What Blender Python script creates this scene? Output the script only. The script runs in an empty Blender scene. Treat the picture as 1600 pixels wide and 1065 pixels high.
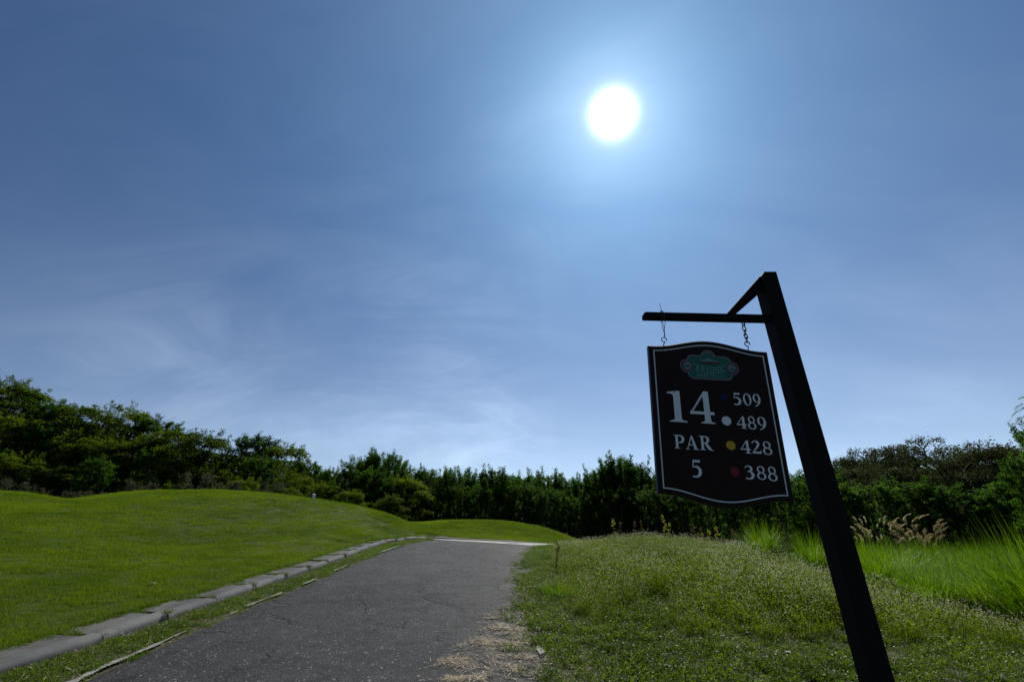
import bpy, math, random
import numpy as np
from mathutils import Vector, Matrix

rnd = random.Random(7)
rng = np.random.default_rng(7)
S = bpy.context.scene
COL = S.collection

# ------------------------------------------------------------------ camera
F = 700.0                      # focal length in photo pixels (1600 wide)
PITCH = math.radians(23.75)
EYE = 1.1
cam_d = bpy.data.cameras.new('camera'); cam = bpy.data.objects.new('camera', cam_d); COL.objects.link(cam)
cam_d.sensor_width = 36.0; cam_d.lens = 36.0 * F / 1600.0
cam_d.clip_start = 0.05; cam_d.clip_end = 3000
cam.location = (0, 0, EYE); cam.rotation_euler = (math.radians(90) + PITCH, 0, 0)
S.camera = cam

# ------------------------------------------------------------------ sun, sky, exposure
SUN_DIR = Vector((158.0, 539.0 * 1.0, 600.0))
c_ = 532.5 - 178
SUN_DIR = Vector((158.0, F * math.cos(PITCH) - c_ * math.sin(PITCH), c_ * math.cos(PITCH) + F * math.sin(PITCH))).normalized()
sun_el = math.asin(SUN_DIR.z); sun_az = math.atan2(SUN_DIR.x, SUN_DIR.y)
sd = bpy.data.lights.new('sun', 'SUN'); sd.energy = 5.0; sd.angle = math.radians(0.53); sd.color = (1.0, 0.955, 0.88)
so = bpy.data.objects.new('sun', sd); COL.objects.link(so)
so.rotation_euler = SUN_DIR.to_track_quat('Z', 'Y').to_euler(); so.location = SUN_DIR * 100

S.view_settings.view_transform = 'Standard'; S.view_settings.look = 'None'
S.view_settings.gamma = 1.0; S.view_settings.exposure = 0.0; S.view_settings.use_curve_mapping = False

W = bpy.data.worlds.new("World"); S.world = W; W.use_nodes = True


class NT:
    """tiny node helper"""
    def __init__(s, tree): s.t = tree; s.n = tree.nodes; s.l = tree.links
    def new(s, typ, **kw):
        n = s.n.new(typ)
        for k, v in kw.items():
            if hasattr(n, k): setattr(n, k, v)
        return n
    def put(s, sock, v):
        if isinstance(v, bpy.types.NodeSocket): s.l.new(v, sock)
        elif v is not None: sock.default_value = v
    def math(s, op, a, b=None, c=None, clamp=False):
        n = s.n.new('ShaderNodeMath'); n.operation = op; n.use_clamp = clamp
        s.put(n.inputs[0], a)
        if b is not None: s.put(n.inputs[1], b)
        if c is not None: s.put(n.inputs[2], c)
        return n.outputs[0]
    def vmath(s, op, a, b=None):
        n = s.n.new('ShaderNodeVectorMath'); n.operation = op
        s.put(n.inputs[0], a)
        if b is not None: s.put(n.inputs[1], b)
        return n
    def mix(s, f, a, b, blend='MIX'):
        n = s.n.new('ShaderNodeMix'); n.data_type = 'RGBA'; n.blend_type = blend
        s.put(n.inputs[0], f); s.put(n.inputs[6], a); s.put(n.inputs[7], b)
        return n.outputs[2]
    def noise(s, vec, scale, detail=4, rough=0.55, dist=0.0):
        n = s.n.new('ShaderNodeTexNoise'); s.put(n.inputs['Vector'], vec)
        n.inputs['Scale'].default_value = scale; n.inputs['Detail'].default_value = detail
        n.inputs['Roughness'].default_value = rough; n.inputs['Distortion'].default_value = dist
        return n.outputs[0]
    def ramp(s, f, stops, interp='LINEAR'):
        n = s.n.new('ShaderNodeValToRGB'); s.put(n.inputs[0], f); cr = n.color_ramp; cr.interpolation = interp
        while len(cr.elements) > 1: cr.elements.remove(cr.elements[-1])
        cr.elements[0].position = stops[0][0]; cr.elements[0].color = stops[0][1]
        for p, c in stops[1:]:
            e = cr.elements.new(p); e.color = c
        return n.outputs[0]
    def smooth(s, v, a, b):
        n = s.n.new('ShaderNodeMapRange'); n.interpolation_type = 'SMOOTHSTEP'
        s.put(n.inputs[0], v); n.inputs[1].default_value = a; n.inputs[2].default_value = b
        return n.outputs[0]


def C4(r, g, b): return (r, g, b, 1.0)


nt = NT(W.node_tree); nt.n.clear()
sky = nt.new('ShaderNodeTexSky'); sky.sky_type = 'NISHITA'; sky.sun_disc = False
sky.sun_elevation = sun_el; sky.sun_rotation = sun_az
sky.altitude = 0; sky.air_density = 1.0; sky.dust_density = 0.6; sky.ozone_density = 2.6
geo = nt.new('ShaderNodeTexCoord').outputs['Generated']
dirn = nt.vmath('NORMALIZE', geo).outputs[0]
dot = nt.vmath('DOT_PRODUCT', dirn, tuple(SUN_DIR)).outputs['Value']
ang = nt.math('MULTIPLY', nt.math('ARCCOSINE', nt.math('MINIMUM', dot, 0.999999)), 180 / math.pi)
# thin cirrus on a flat layer high above
sep = nt.new('ShaderNodeSeparateXYZ'); nt.l.new(dirn, sep.inputs[0])
zz = nt.math('ADD', nt.math('MAXIMUM', sep.outputs[2], 0.0), 0.42)
cx = nt.math('DIVIDE', sep.outputs[0], zz); cy = nt.math('DIVIDE', sep.outputs[1], zz)
comb = nt.new('ShaderNodeCombineXYZ'); nt.l.new(cx, comb.inputs[0]); nt.l.new(cy, comb.inputs[1])
mp = nt.new('ShaderNodeMapping'); nt.l.new(comb.outputs[0], mp.inputs[0])
mp.inputs['Rotation'].default_value = (0, 0, math.radians(24)); mp.inputs['Scale'].default_value = (0.6, 1.0, 1)
n1 = nt.noise(mp.outputs[0], 1.6, 6, 0.55, 0.6)
mp2 = nt.new('ShaderNodeMapping'); nt.l.new(comb.outputs[0], mp2.inputs[0])
mp2.inputs['Rotation'].default_value = (0, 0, math.radians(-38)); mp2.inputs['Scale'].default_value = (0.55, 1.15, 1); mp2.inputs['Location'].default_value = (3.1, 1.7, 0)
n2 = nt.noise(mp2.outputs[0], 3.2, 7, 0.60, 0.9)
cl = nt.math('MULTIPLY', nt.smooth(n1, 0.28, 0.70), nt.smooth(n2, 0.25, 0.72))
n3 = nt.noise(comb.outputs[0], 0.5, 2, 0.5)
cl = nt.math('ADD', nt.math('MULTIPLY', cl, 0.85), nt.math('MULTIPLY', nt.smooth(n3, 0.35, 0.7), 0.15))
hz_ = nt.smooth(sep.outputs[2], -0.02, 0.12)
cl = nt.math('MULTIPLY', cl, hz_)
near = nt.math('EXPONENT', nt.math('MULTIPLY', ang, -1 / 38.0))          # clouds scatter forward, brighter towards the sun
clb = nt.math('ADD', nt.math('MULTIPLY', near, 2.2), 0.9)
SKYK = 0.10
skyc = nt.mix(1.0, sky.outputs[0], C4(0.100, 0.285, 0.49), 'MULTIPLY')
# measured bank of thin cirrus low over the trees, and a fainter one to the right
def bank(px, py, rad, gain):
    d_ = Vector((px - 800.0, F * math.cos(PITCH) - (532.5 - py) * math.sin(PITCH), (532.5 - py) * math.cos(PITCH) + F * math.sin(PITCH))).normalized()
    a_ = nt.math('MULTIPLY', nt.math('ARCCOSINE', nt.math('MINIMUM', nt.vmath('DOT_PRODUCT', dirn, tuple(d_)).outputs['Value'], 0.999999)), 180 / math.pi)
    return nt.math('MULTIPLY', nt.math('EXPONENT', nt.math('MULTIPLY', nt.math('POWER', nt.math('DIVIDE', a_, rad), 2.0), -1.0)), gain)
bk = nt.math('ADD', nt.math('ADD', bank(660, 650, 15, 1.4), bank(300, 610, 12, 0.65)), nt.math('ADD', bank(1480, 640, 14, 0.45), nt.math('ADD', bank(800, 160, 22, 0.34), 0.10)))
cl = nt.math('MULTIPLY', cl, bk)
cloudc = nt.vmath('SCALE', (2.35, 2.65, 2.75)); nt.l.new(nt.math('MULTIPLY', clb, nt.math('MULTIPLY', cl, 0.62)), cloudc.inputs['Scale'])
a1 = nt.math('MULTIPLY', nt.math('EXPONENT', nt.math('MULTIPLY', ang, -1 / 4.0)), 4.6)
a2 = nt.math('MULTIPLY', nt.math('EXPONENT', nt.math('MULTIPLY', nt.math('POWER', nt.math('DIVIDE', ang, 1.62), 2.0), -1.0)), 60.0)
a3 = nt.math('MULTIPLY', nt.math('EXPONENT', nt.math('MULTIPLY', ang, -1 / 25.0)), 5.0)
aur = nt.vmath('SCALE', (0.95, 0.98, 1.0)); nt.l.new(nt.math('ADD', a1, a2), aur.inputs['Scale'])
aub = nt.vmath('SCALE', (0.40, 0.635, 0.94)); nt.l.new(a3, aub.inputs['Scale'])
elev = nt.math('MULTIPLY', nt.math('ARCSINE', nt.math('MAXIMUM', sep.outputs[2], 0.0)), 180 / math.pi)
hzf = nt.math('MULTIPLY', nt.math('MULTIPLY', nt.math('EXPONENT', nt.math('MULTIPLY', elev, -1 / 9.0)), nt.math('EXPONENT', nt.math('MULTIPLY', ang, -1 / 30.0))), 31.0)
hzf = nt.math('ADD', hzf, nt.math('MULTIPLY', nt.math('EXPONENT', nt.math('MULTIPLY', elev, -1 / 11.0)), 1.6))  # even haze round the whole horizon, added to lift ambient light on the sign
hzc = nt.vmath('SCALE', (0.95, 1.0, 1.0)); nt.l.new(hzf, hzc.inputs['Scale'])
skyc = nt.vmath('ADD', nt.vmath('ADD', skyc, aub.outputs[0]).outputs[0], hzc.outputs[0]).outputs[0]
tot = nt.vmath('ADD', skyc, cloudc.outputs[0]).outputs[0]
tot = nt.vmath('ADD', tot, aur.outputs[0]).outputs[0]
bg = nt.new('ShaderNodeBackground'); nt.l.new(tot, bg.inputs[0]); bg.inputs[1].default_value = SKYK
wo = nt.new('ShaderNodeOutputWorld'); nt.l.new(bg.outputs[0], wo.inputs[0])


# ------------------------------------------------------------------ helpers
def cosp(): return math.cos(PITCH)
def fw(py): return F * math.cos(PITCH) - (532.5 - py) * math.sin(PITCH)
def up(py): return (532.5 - py) * math.cos(PITCH) + F * math.sin(PITCH)
def at(px, py, Y):
    """measured point: photo pixel and distance in front of the camera -> world"""
    return (Y * (px - 800) / fw(py), Y, EYE + Y * up(py) / fw(py))


def mesh_np(name, verts, faces, mats, uv=None, mat_idx=None, smooth=False, link=True, attrs=None):
    me = bpy.data.meshes.new(name)
    verts = np.asarray(verts, dtype=np.float32).reshape(-1, 3)
    if isinstance(faces, np.ndarray) and faces.ndim == 2:
        nf, k = faces.shape
        me.vertices.add(len(verts)); me.vertices.foreach_set('co', verts.ravel())
        me.loops.add(nf * k); me.loops.foreach_set('vertex_index', faces.astype(np.int32).ravel())
        me.polygons.add(nf); me.polygons.foreach_set('loop_start', np.arange(0, nf * k, k, dtype=np.int32))
        me.polygons.foreach_set('loop_total', np.full(nf, k, dtype=np.int32))
        me.update(calc_edges=True)
    else:
        me.from_pydata([tuple(v) for v in verts.tolist()], [], [tuple(f) for f in faces]); me.update()
    for m in (mats if isinstance(mats, (list, tuple)) else [mats]):
        if m: me.materials.append(m)
    if mat_idx is not None: me.polygons.foreach_set('material_index', np.asarray(mat_idx, dtype=np.int32))
    if smooth: me.polygons.foreach_set('use_smooth', np.ones(len(me.polygons), dtype=bool))
    if attrs:
        for k, v in attrs.items():
            a = me.attributes.new(k, 'FLOAT', 'POINT'); a.data.foreach_set('value', np.asarray(v, dtype=np.float32))
    me.validate(verbose=False)
    return me


def link(name, me, parent=None, loc=None, rot=None, scale=None):
    o = bpy.data.objects.new(name, me); COL.objects.link(o)
    if parent: o.parent = parent
    if loc is not None: o.location = loc
    if rot is not None: o.rotation_euler = rot
    if scale is not None: o.scale = scale if hasattr(scale, '__len__') else (scale,) * 3
    return o


def tag(o, label=None, cat=None, group=None, kind=None):
    if label: o['label'] = label
    if cat: o['category'] = cat
    if group: o['group'] = group
    if kind: o['kind'] = kind
    return o


def empty(name, loc=(0, 0, 0), rot=(0, 0, 0)):
    o = bpy.data.objects.new(name, None); COL.objects.link(o); o.location = loc; o.rotation_euler = rot
    o.empty_display_size = 0.2
    return o


def copy_tree(root):
    r = root.copy(); COL.objects.link(r)
    for ch in CHILD.get(root.name, []):
        c = ch.copy(); COL.objects.link(c); c.parent = r
    return r


CHILD = {}
class MB:
    """collects boxes, tubes, polygons into one mesh"""
    def __init__(s): s.v = []; s.f = []; s.m = []
    def add(s, vs, fs, mi=0):
        b = len(s.v); s.v.extend([tuple(v) for v in vs]); s.f.extend([tuple(i + b for i in f) for f in fs]); s.m.extend([mi] * len(fs))
    def prism(s, poly, y0, y1, mi=0, tri=False):
        """poly: outline [(x,z)...] extruded along y"""
        n = len(poly)
        vs = [(x, y0, z) for x, z in poly] + [(x, y1, z) for x, z in poly]
        fs = [tuple(range(n)), tuple(range(2 * n - 1, n - 1, -1))] + [(i, (i + 1) % n + 0, (i + 1) % n + n, i + n)[::-1] for i in range(n)]
        s.add(vs, fs, mi)
    def box(s, p0, p1, mi=0):
        x0, y0, z0 = p0; x1, y1, z1 = p1
        vs = [(x0, y0, z0), (x1, y0, z0), (x1, y1, z0), (x0, y1, z0), (x0, y0, z1), (x1, y0, z1), (x1, y1, z1), (x0, y1, z1)]
        s.add(vs, [(3, 2, 1, 0), (4, 5, 6, 7), (0, 1, 5, 4), (1, 2, 6, 5), (2, 3, 7, 6), (3, 0, 4, 7)], mi)
    def tube(s, pts, rad, sides=6, mi=0, cap=True, closed=False):
        pts = [Vector(p) for p in pts]; n = len(pts)
        rr = rad if hasattr(rad, '__len__') else [rad] * n
        vs = []; prev = None
        for i, p in enumerate(pts):
            if closed: d = pts[(i + 1) % n] - pts[i - 1]
            else: d = pts[min(i + 1, n - 1)] - pts[max(i - 1, 0)]
            if d.length < 1e-9: d = Vector((0, 0, 1))
            d.normalize()
            a = prev if prev is not None else (Vector((1, 0, 0)) if abs(d.x) < 0.8 else Vector((0, 1, 0)))
            a = (a - d * a.dot(d))
            if a.length < 1e-6: a = d.orthogonal()
            a.normalize(); prev = a; b = d.cross(a)
            for k in range(sides):
                t = 2 * math.pi * k / sides
                vs.append(p + (a * math.cos(t) + b * math.sin(t)) * rr[i])
        fs = []
        for i in range(n if closed else n - 1):
            j = (i + 1) % n
            for k in range(sides):
                k2 = (k + 1) % sides
                fs.append((i * sides + k, i * sides + k2, j * sides + k2, j * sides + k))
        if cap and not closed:
            fs.append(tuple(range(sides - 1, -1, -1))); fs.append(tuple((n - 1) * sides + k for k in range(sides)))
        s.add(vs, fs, mi)
    def mesh(s, name, mats, smooth=False):
        return mesh_np(name, s.v, s.f, mats, mat_idx=s.m, smooth=smooth)
    def build(s, name, mats, parent=None, smooth=False, **kw):
        return link(name, s.mesh(name, mats, smooth), parent, **kw)


def smoothstep(x, a, b):
    t = np.clip((np.asarray(x, dtype=float) - a) / (b - a), 0, 1); return t * t * (3 - 2 * t)


def vnoise(x, y, seed=0):
    """smooth value noise, vectorised"""
    x = np.asarray(x, dtype=float); y = np.asarray(y, dtype=float)
    xi = np.floor(x).astype(int); yi = np.floor(y).astype(int); xf = x - xi; yf = y - yi
    def h(a, b):
        n = (a * 374761393 + b * 668265263 + seed * 1442695041) & 0x7fffffff
        n = ((n ^ (n >> 13)) * 1274126177) & 0x7fffffff
        return ((n ^ (n >> 16)) & 0xffff) / 65535.0
    u = xf * xf * (3 - 2 * xf); v = yf * yf * (3 - 2 * yf)
    return (h(xi, yi) * (1 - u) + h(xi + 1, yi) * u) * (1 - v) + (h(xi, yi + 1) * (1 - u) + h(xi + 1, yi + 1) * u) * v


def fbm(x, y, seed=0, oct=3):
    s = 0; a = 0.5; f = 1.0; tot_ = 0
    for k in range(oct):
        s = s + a * vnoise(np.asarray(x) * f, np.asarray(y) * f, seed + k * 17); tot_ += a; a *= 0.5; f *= 2.03
    return s / tot_


# ------------------------------------------------------------------ materials
def new_mat(name):
    m = bpy.data.materials.new(name); m.use_nodes = True; t = NT(m.node_tree); t.n.clear()
    out = t.new('ShaderNodeOutputMaterial'); return m, t, out


def principled(t, col, rough=0.6, spec=0.3, metal=0.0, normal=None):
    p = t.new('ShaderNodeBsdfPrincipled'); t.put(p.inputs['Base Color'], col); t.put(p.inputs['Roughness'], rough)
    p.inputs['Specular IOR Level'].default_value = spec; p.inputs['Metallic'].default_value = metal
    if normal is not None: t.l.new(normal, p.inputs['Normal'])
    return p.outputs[0]


def bump(t, h, strength=0.3, dist=0.01):
    b = t.new('ShaderNodeBump'); b.inputs['Strength'].default_value = strength; b.inputs['Distance'].default_value = dist
    t.put(b.inputs['Height'], h); return b.outputs[0]


def wpos(t): return t.new('ShaderNodeNewGeometry').outputs['Position']


def leaf_mat(name, dark, light, trans, tfac=0.45, rough=0.5, spec=0.25, var=0.5, nscale=0.35):
    """foliage: colour varies leaf by leaf (islands), plant by plant and over the ground"""
    m, t, out = new_mat(name)
    g = t.new('ShaderNodeNewGeometry'); oi = t.new('ShaderNodeObjectInfo')
    isl = g.outputs['Random Per Island']
    n = t.noise(g.outputs['Position'], nscale, 3)
    f = t.math('ADD', t.math('MULTIPLY', isl, var), t.math('MULTIPLY', t.smooth(n, 0.35, 0.65), 1 - var))
    f = t.math('ADD', t.math('MULTIPLY', f, 0.75), t.math('MULTIPLY', oi.outputs['Random'], 0.25))
    col = t.mix(f, C4(*dark), C4(*light))
    p = principled(t, col, rough, spec)
    tr = t.new('ShaderNodeBsdfTranslucent')
    tc = t.mix(f, C4(*[d * tr_ for d, tr_ in zip(dark, trans)]), C4(*[l * tr_ for l, tr_ in zip(light, trans)]))
    t.l.new(tc, tr.inputs[0])
    mx = t.new('ShaderNodeMixShader'); mx.inputs[0].default_value = tfac
    t.l.new(p, mx.inputs[1]); t.l.new(tr.outputs[0], mx.inputs[2]); t.l.new(mx.outputs[0], out.inputs[0])
    return m


M = {}
M['leaf_feather'] = leaf_mat('leaf_feather', (0.012, 0.032, 0.005), (0.058, 0.108, 0.011), (1.9, 2.3, 1.0), 0.5, 0.7, 0.06)
M['leaf_broad'] = leaf_mat('leaf_broad', (0.018, 0.038, 0.004), (0.098, 0.130, 0.009), (1.8, 2.0, 0.8), 0.5, 0.7, 0.06)
M['leaf_rain'] = leaf_mat('leaf_rain', (0.020, 0.030, 0.010), (0.058, 0.074, 0.024), (1.3, 1.2, 0.8), 0.35, 0.7, 0.06)
M['leaf_shrub'] = leaf_mat('leaf_shrub', (0.035, 0.045, 0.020), (0.095, 0.090, 0.055), (1.2, 1.3, 0.9), 0.3, 0.7, 0.06)
M['blade_lawn'] = leaf_mat('blade_lawn', (0.044, 0.086, 0.005), (0.126, 0.172, 0.010), (1.75, 1.85, 0.5), 0.47, 0.6, 0.05, 0.3, 0.55)
M['blade_tall'] = leaf_mat('blade_tall', (0.030, 0.074, 0.005), (0.120, 0.190, 0.010), (1.8, 1.95, 0.5), 0.52, 0.42, 0.2, 0.6, 0.8)
M['blade_weed'] = leaf_mat('blade_weed', (0.038, 0.068, 0.005), (0.120, 0.158, 0.012), (1.8, 1.9, 0.5), 0.52, 0.5, 0.08, 0.5, 0.9)
M['blade_low'] = leaf_mat('blade_low', (0.032, 0.064, 0.004), (0.095, 0.138, 0.009), (1.8, 1.9, 0.6), 0.5, 0.42, 0.12, 0.5, 1.2)
M['seed_head'] = leaf_mat('seed_head', (0.55, 0.55, 0.40), (0.85, 0.84, 0.70), (1.1, 1.1, 1.0), 0.6, 0.6, 0.2, 0.8)
M['plume_gold'] = leaf_mat('plume_gold', (0.36, 0.31, 0.15), (0.62, 0.56, 0.32), (1.1, 1.1, 1.0), 0.5, 0.6, 0.2, 0.8)
M['plume_brown'] = leaf_mat('plume_brown', (0.20, 0.16, 0.07), (0.38, 0.31, 0.16), (1.1, 1.1, 1.0), 0.45, 0.6, 0.2, 0.8)
M['leaf_yellow'] = leaf_mat('leaf_yellow', (0.10, 0.12, 0.015), (0.26, 0.25, 0.03), (1.3, 1.3, 0.8), 0.5, 0.5, 0.3, 0.8)
M['leaf_rust'] = leaf_mat('leaf_rust', (0.09, 0.06, 0.025), (0.19, 0.12, 0.05), (1.1, 1.1, 0.8), 0.35, 0.6, 0.2, 0.8)
M['straw'] = leaf_mat('straw', (0.28, 0.20, 0.12), (0.74, 0.66, 0.48), (1.0, 1.0, 1.0), 0.2, 0.7, 0.2, 0.8, 2.0)


def mk_bark():
    m, t, out = new_mat('bark'); p = wpos(t); n = t.noise(p, 9, 5)
    c = t.ramp(n, [(0.3, C4(0.035, 0.028, 0.020)), (0.7, C4(0.11, 0.09, 0.065))])
    t.l.new(principled(t, c, 0.85, 0.1, normal=bump(t, n, 0.6, 0.03)), out.inputs[0]); return m
M['bark'] = mk_bark()


def mk_ground():
    m, t, out = new_mat('ground_turf'); p = wpos(t)
    att = t.new('ShaderNodeAttribute'); att.attribute_name = 'lawn'
    n1 = t.noise(p, 0.35, 4); n2 = t.noise(p, 2.2, 5); n3 = t.noise(p, 60, 5, 0.7); n4 = t.noise(p, 14, 4, 0.6)
    g = t.mix(t.smooth(n1, 0.35, 0.65), C4(0.062, 0.108, 0.006), C4(0.115, 0.150, 0.010))
    g = t.mix(t.math('MULTIPLY', t.smooth(n2, 0.45, 0.75), 0.6), g, C4(0.15, 0.135, 0.035))
    g = t.mix(t.math('MULTIPLY', t.smooth(n4, 0.45, 0.8), 0.35), g, C4(0.045, 0.090, 0.008))
    g = t.mix(t.math('MULTIPLY', t.smooth(n3, 0.35, 0.7), 0.5), C4(0.030, 0.050, 0.006), g)
    d = t.mix(t.smooth(n4, 0.3, 0.7), C4(0.050, 0.048, 0.022), C4(0.105, 0.090, 0.050))
    d = t.mix(t.smooth(n3, 0.4, 0.65), d, C4(0.045, 0.062, 0.018))
    c = t.mix(att.outputs['Fac'], d, g)
    h = t.math('ADD', t.math('MULTIPLY', n3, 0.6), n4)
    c = t.mix(t.math('MULTIPLY', t.smooth(t.noise(p, 0.22, 3), 0.52, 0.7), t.math('MULTIPLY', att.outputs['Fac'], 0.5)), c, C4(0.115, 0.105, 0.022))
    t.l.new(principled(t, c, 0.8, 0.12, normal=bump(t, h, 0.9, 0.03)), out.inputs[0]); return m
M['ground'] = mk_ground()


def mk_asphalt():
    m, t, out = new_mat('asphalt_worn'); p = wpos(t)
    vor = t.new('ShaderNodeTexVoronoi'); t.put(vor.inputs['Vector'], p); vor.inputs['Scale'].default_value = 85
    vb = t.new('ShaderNodeTexVoronoi'); t.put(vb.inputs['Vector'], p); vb.inputs['Scale'].default_value = 40
    sepc = t.new('ShaderNodeSeparateColor'); t.l.new(vor.outputs['Color'], sepc.inputs[0])
    sepb = t.new('ShaderNodeSeparateColor'); t.l.new(vb.outputs['Color'], sepb.inputs[0])
    n1 = t.noise(p, 0.6, 5, 0.6); n2 = t.noise(p, 5, 5, 0.6); n3 = t.noise(p, 130, 3, 0.6)
    base = t.mix(t.smooth(n1, 0.35, 0.68), C4(0.005, 0.0055, 0.0055), C4(0.019, 0.020, 0.019))
    base = t.mix(t.math('MULTIPLY', t.smooth(n2, 0.5, 0.8), 0.35), base, C4(0.007, 0.007, 0.007))
    wp = t.smooth(t.noise(p, 1.4, 6, 0.65, 0.6), 0.50, 0.58)
    base = t.mix(t.math('MULTIPLY', wp, 0.4), base, C4(0.036, 0.036, 0.035))
    # aggregate: some stones much paler
    st = t.smooth(sepc.outputs[0], 0.84, 0.97)
    base = t.mix(t.math('MULTIPLY', st, 0.6), base, C4(0.135, 0.135, 0.13))
    sb = t.math('MULTIPLY', t.smooth(sepb.outputs[1], 0.93, 0.97), t.smooth(vb.outputs['Distance'], 0.5, 0.25))
    base = t.mix(sb, base, C4(0.24, 0.235, 0.22))
    base = t.mix(t.math('MULTIPLY', t.smooth(sepc.outputs[1], 0.6, 0.9), 0.6), base, C4(0.016, 0.017, 0.018))
    # cracks: wobbly transverse and along the right edge
    wob = t.new('ShaderNodeTexNoise'); t.put(wob.inputs['Vector'], p); wob.inputs['Scale'].default_value = 2.5; wob.inputs['Detail'].default_value = 6
    wv = t.vmath('ADD', p, None); w2 = t.vmath('SCALE', wob.outputs['Color']); w2.inputs['Scale'].default_value = 0.55
    t.l.new(w2.outputs[0], wv.inputs[1])
    mpp = t.new('ShaderNodeMapping'); t.l.new(wv.outputs[0], mpp.inputs[0]); mpp.inputs['Scale'].default_value = (0.75, 1.0, 1.0)
    vc = t.new('ShaderNodeTexVoronoi'); vc.feature = 'DISTANCE_TO_EDGE'; t.l.new(mpp.outputs[0], vc.inputs['Vector']); vc.inputs['Scale'].default_value = 1.1
    crack = t.smooth(vc.outputs['Distance'], 0.034, 0.006)
    sx = t.new('ShaderNodeSeparateXYZ'); t.l.new(p, sx.inputs[0])
    edge = t.smooth(sx.outputs[0], -1.4, 0.1)
    ncr = t.smooth(t.noise(p, 0.9, 3), 0.45, 0.58)
    crack = t.math('MULTIPLY', crack, t.math('MAXIMUM', edge, ncr))
    vc2 = t.new('ShaderNodeTexVoronoi'); vc2.feature = 'DISTANCE_TO_EDGE'; t.l.new(wv.outputs[0], vc2.inputs['Vector']); vc2.inputs['Scale'].default_value = 4.2
    crack2 = t.math('MULTIPLY', t.smooth(vc2.outputs['Distance'], 0.05, 0.01), t.smooth(sx.outputs[0], -0.7, 0.1))
    crack2 = t.math('MULTIPLY', crack2, t.smooth(t.noise(p, 1.3, 3), 0.42, 0.55))
    crack = t.math('MAXIMUM', crack, crack2)
    base = t.mix(t.math('MULTIPLY', crack, 0.85), base, C4(0.010, 0.010, 0.010))
    # dust at the right edge
    dust = t.math('MULTIPLY', t.smooth(sx.outputs[0], -0.9, 0.4), t.smooth(n2, 0.42, 0.62))
    base = t.mix(t.math('MULTIPLY', dust, 0.45), base, C4(0.17, 0.145, 0.115))
    h = t.math('SUBTRACT', t.math('ADD', t.math('MULTIPLY', vor.outputs['Distance'], -1.0), t.math('MULTIPLY', n3, 0.5)), t.math('MULTIPLY', crack, 2.5))
    rough = t.math('ADD', 0.66, t.math('MULTIPLY', n2, 0.25))
    t.l.new(principled(t, base, rough, 0.22, normal=bump(t, h, 0.85, 0.006)), out.inputs[0]); return m
M['asphalt'] = mk_asphalt()


def mk_concrete(name, a, b, stain=(0.06, 0.06, 0.05), sc=1.0):
    m, t, out = new_mat(name); p = wpos(t)
    n1 = t.noise(p, 2.2 * sc, 5, 0.6); n2 = t.noise(p, 28 * sc, 5, 0.7); n3 = t.noise(p, 170, 3, 0.6)
    c = t.mix(t.smooth(n1, 0.3, 0.7), C4(*a), C4(*b))
    c = t.mix(t.math('MULTIPLY', t.smooth(n2, 0.48, 0.72), 0.55), c, C4(*stain))
    c = t.mix(t.math('MULTIPLY', t.smooth(n3, 0.45, 0.75), 0.35), c, C4(b[0] * 1.3, b[1] * 1.3, b[2] * 1.3))
    t.l.new(principled(t, c, 0.8, 0.25, normal=bump(t, t.math('ADD', n2, t.math('MULTIPLY', n3, 0.4)), 0.5, 0.008)), out.inputs[0]); return m
M['kerb'] = mk_concrete('kerb_concrete', (0.055, 0.059, 0.060), (0.120, 0.120, 0.115))
M['slab'] = mk_concrete('slab_concrete', (0.048, 0.048, 0.041), (0.105, 0.101, 0.090), (0.025, 0.03, 0.015))
M['path'] = mk_concrete('path_concrete', (0.27, 0.265, 0.25), (0.36, 0.35, 0.33), (0.17, 0.16, 0.14))
M['marking'] = mk_concrete('edge_paint_worn', (0.14, 0.138, 0.12), (0.24, 0.235, 0.205), (0.13, 0.12, 0.09))


def mk_paint(name, col, rough=0.5, spec=0.4, sc=30, amt=0.25, metal=0.0, bstr=0.15):
    m, t, out = new_mat(name); p = t.new('ShaderNodeTexCoord').outputs['Object']
    n = t.noise(p, sc, 6, 0.65); n2 = t.noise(p, sc * 6, 3, 0.6)
    c = t.mix(t.math('MULTIPLY', t.smooth(n, 0.4, 0.75), amt), C4(*col), C4(*[min(1, x * 1.7 + 0.004) for x in col]))
    r = t.math('ADD', rough - 0.08, t.math('MULTIPLY', n, 0.2))
    t.l.new(principled(t, c, r, spec, metal, normal=bump(t, t.math('ADD', n, n2), bstr, 0.002)), out.inputs[0]); return m
M['post'] = mk_paint('black_painted_wood', (0.008, 0.007, 0.006), 0.7, 0.10, 14, 0.3)
M['board'] = mk_paint('sign_board_dark', (0.020, 0.0095, 0.006), 0.55, 0.12, 8, 0.2)
M['board_edge'] = mk_paint('sign_edge_dark', (0.016, 0.015, 0.015), 0.5, 0.3, 8, 0.3)
M['letter'] = mk_paint('sign_white_vinyl', (0.84, 0.83, 0.80), 0.5, 0.2, 18, 0.10)
M['line'] = mk_paint('sign_line_white', (0.66, 0.65, 0.63), 0.5, 0.2, 18, 0.2)
M['dot_blue'] = mk_paint('dot_blue', (0.006, 0.014, 0.06), 0.5, 0.2, 20, 0.2)
M['dot_yellow'] = mk_paint('dot_yellow', (0.62, 0.38, 0.02), 0.5, 0.2, 20, 0.2)
M['dot_red'] = mk_paint('dot_red', (0.22, 0.012, 0.02), 0.5, 0.2, 20, 0.2)
M['logo_green'] = mk_paint('logo_green', (0.015, 0.135, 0.085), 0.5, 0.2, 20, 0.25)
M['logo_pale'] = mk_paint('logo_pale', (0.22, 0.36, 0.31), 0.5, 0.2, 40, 0.2)
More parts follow.
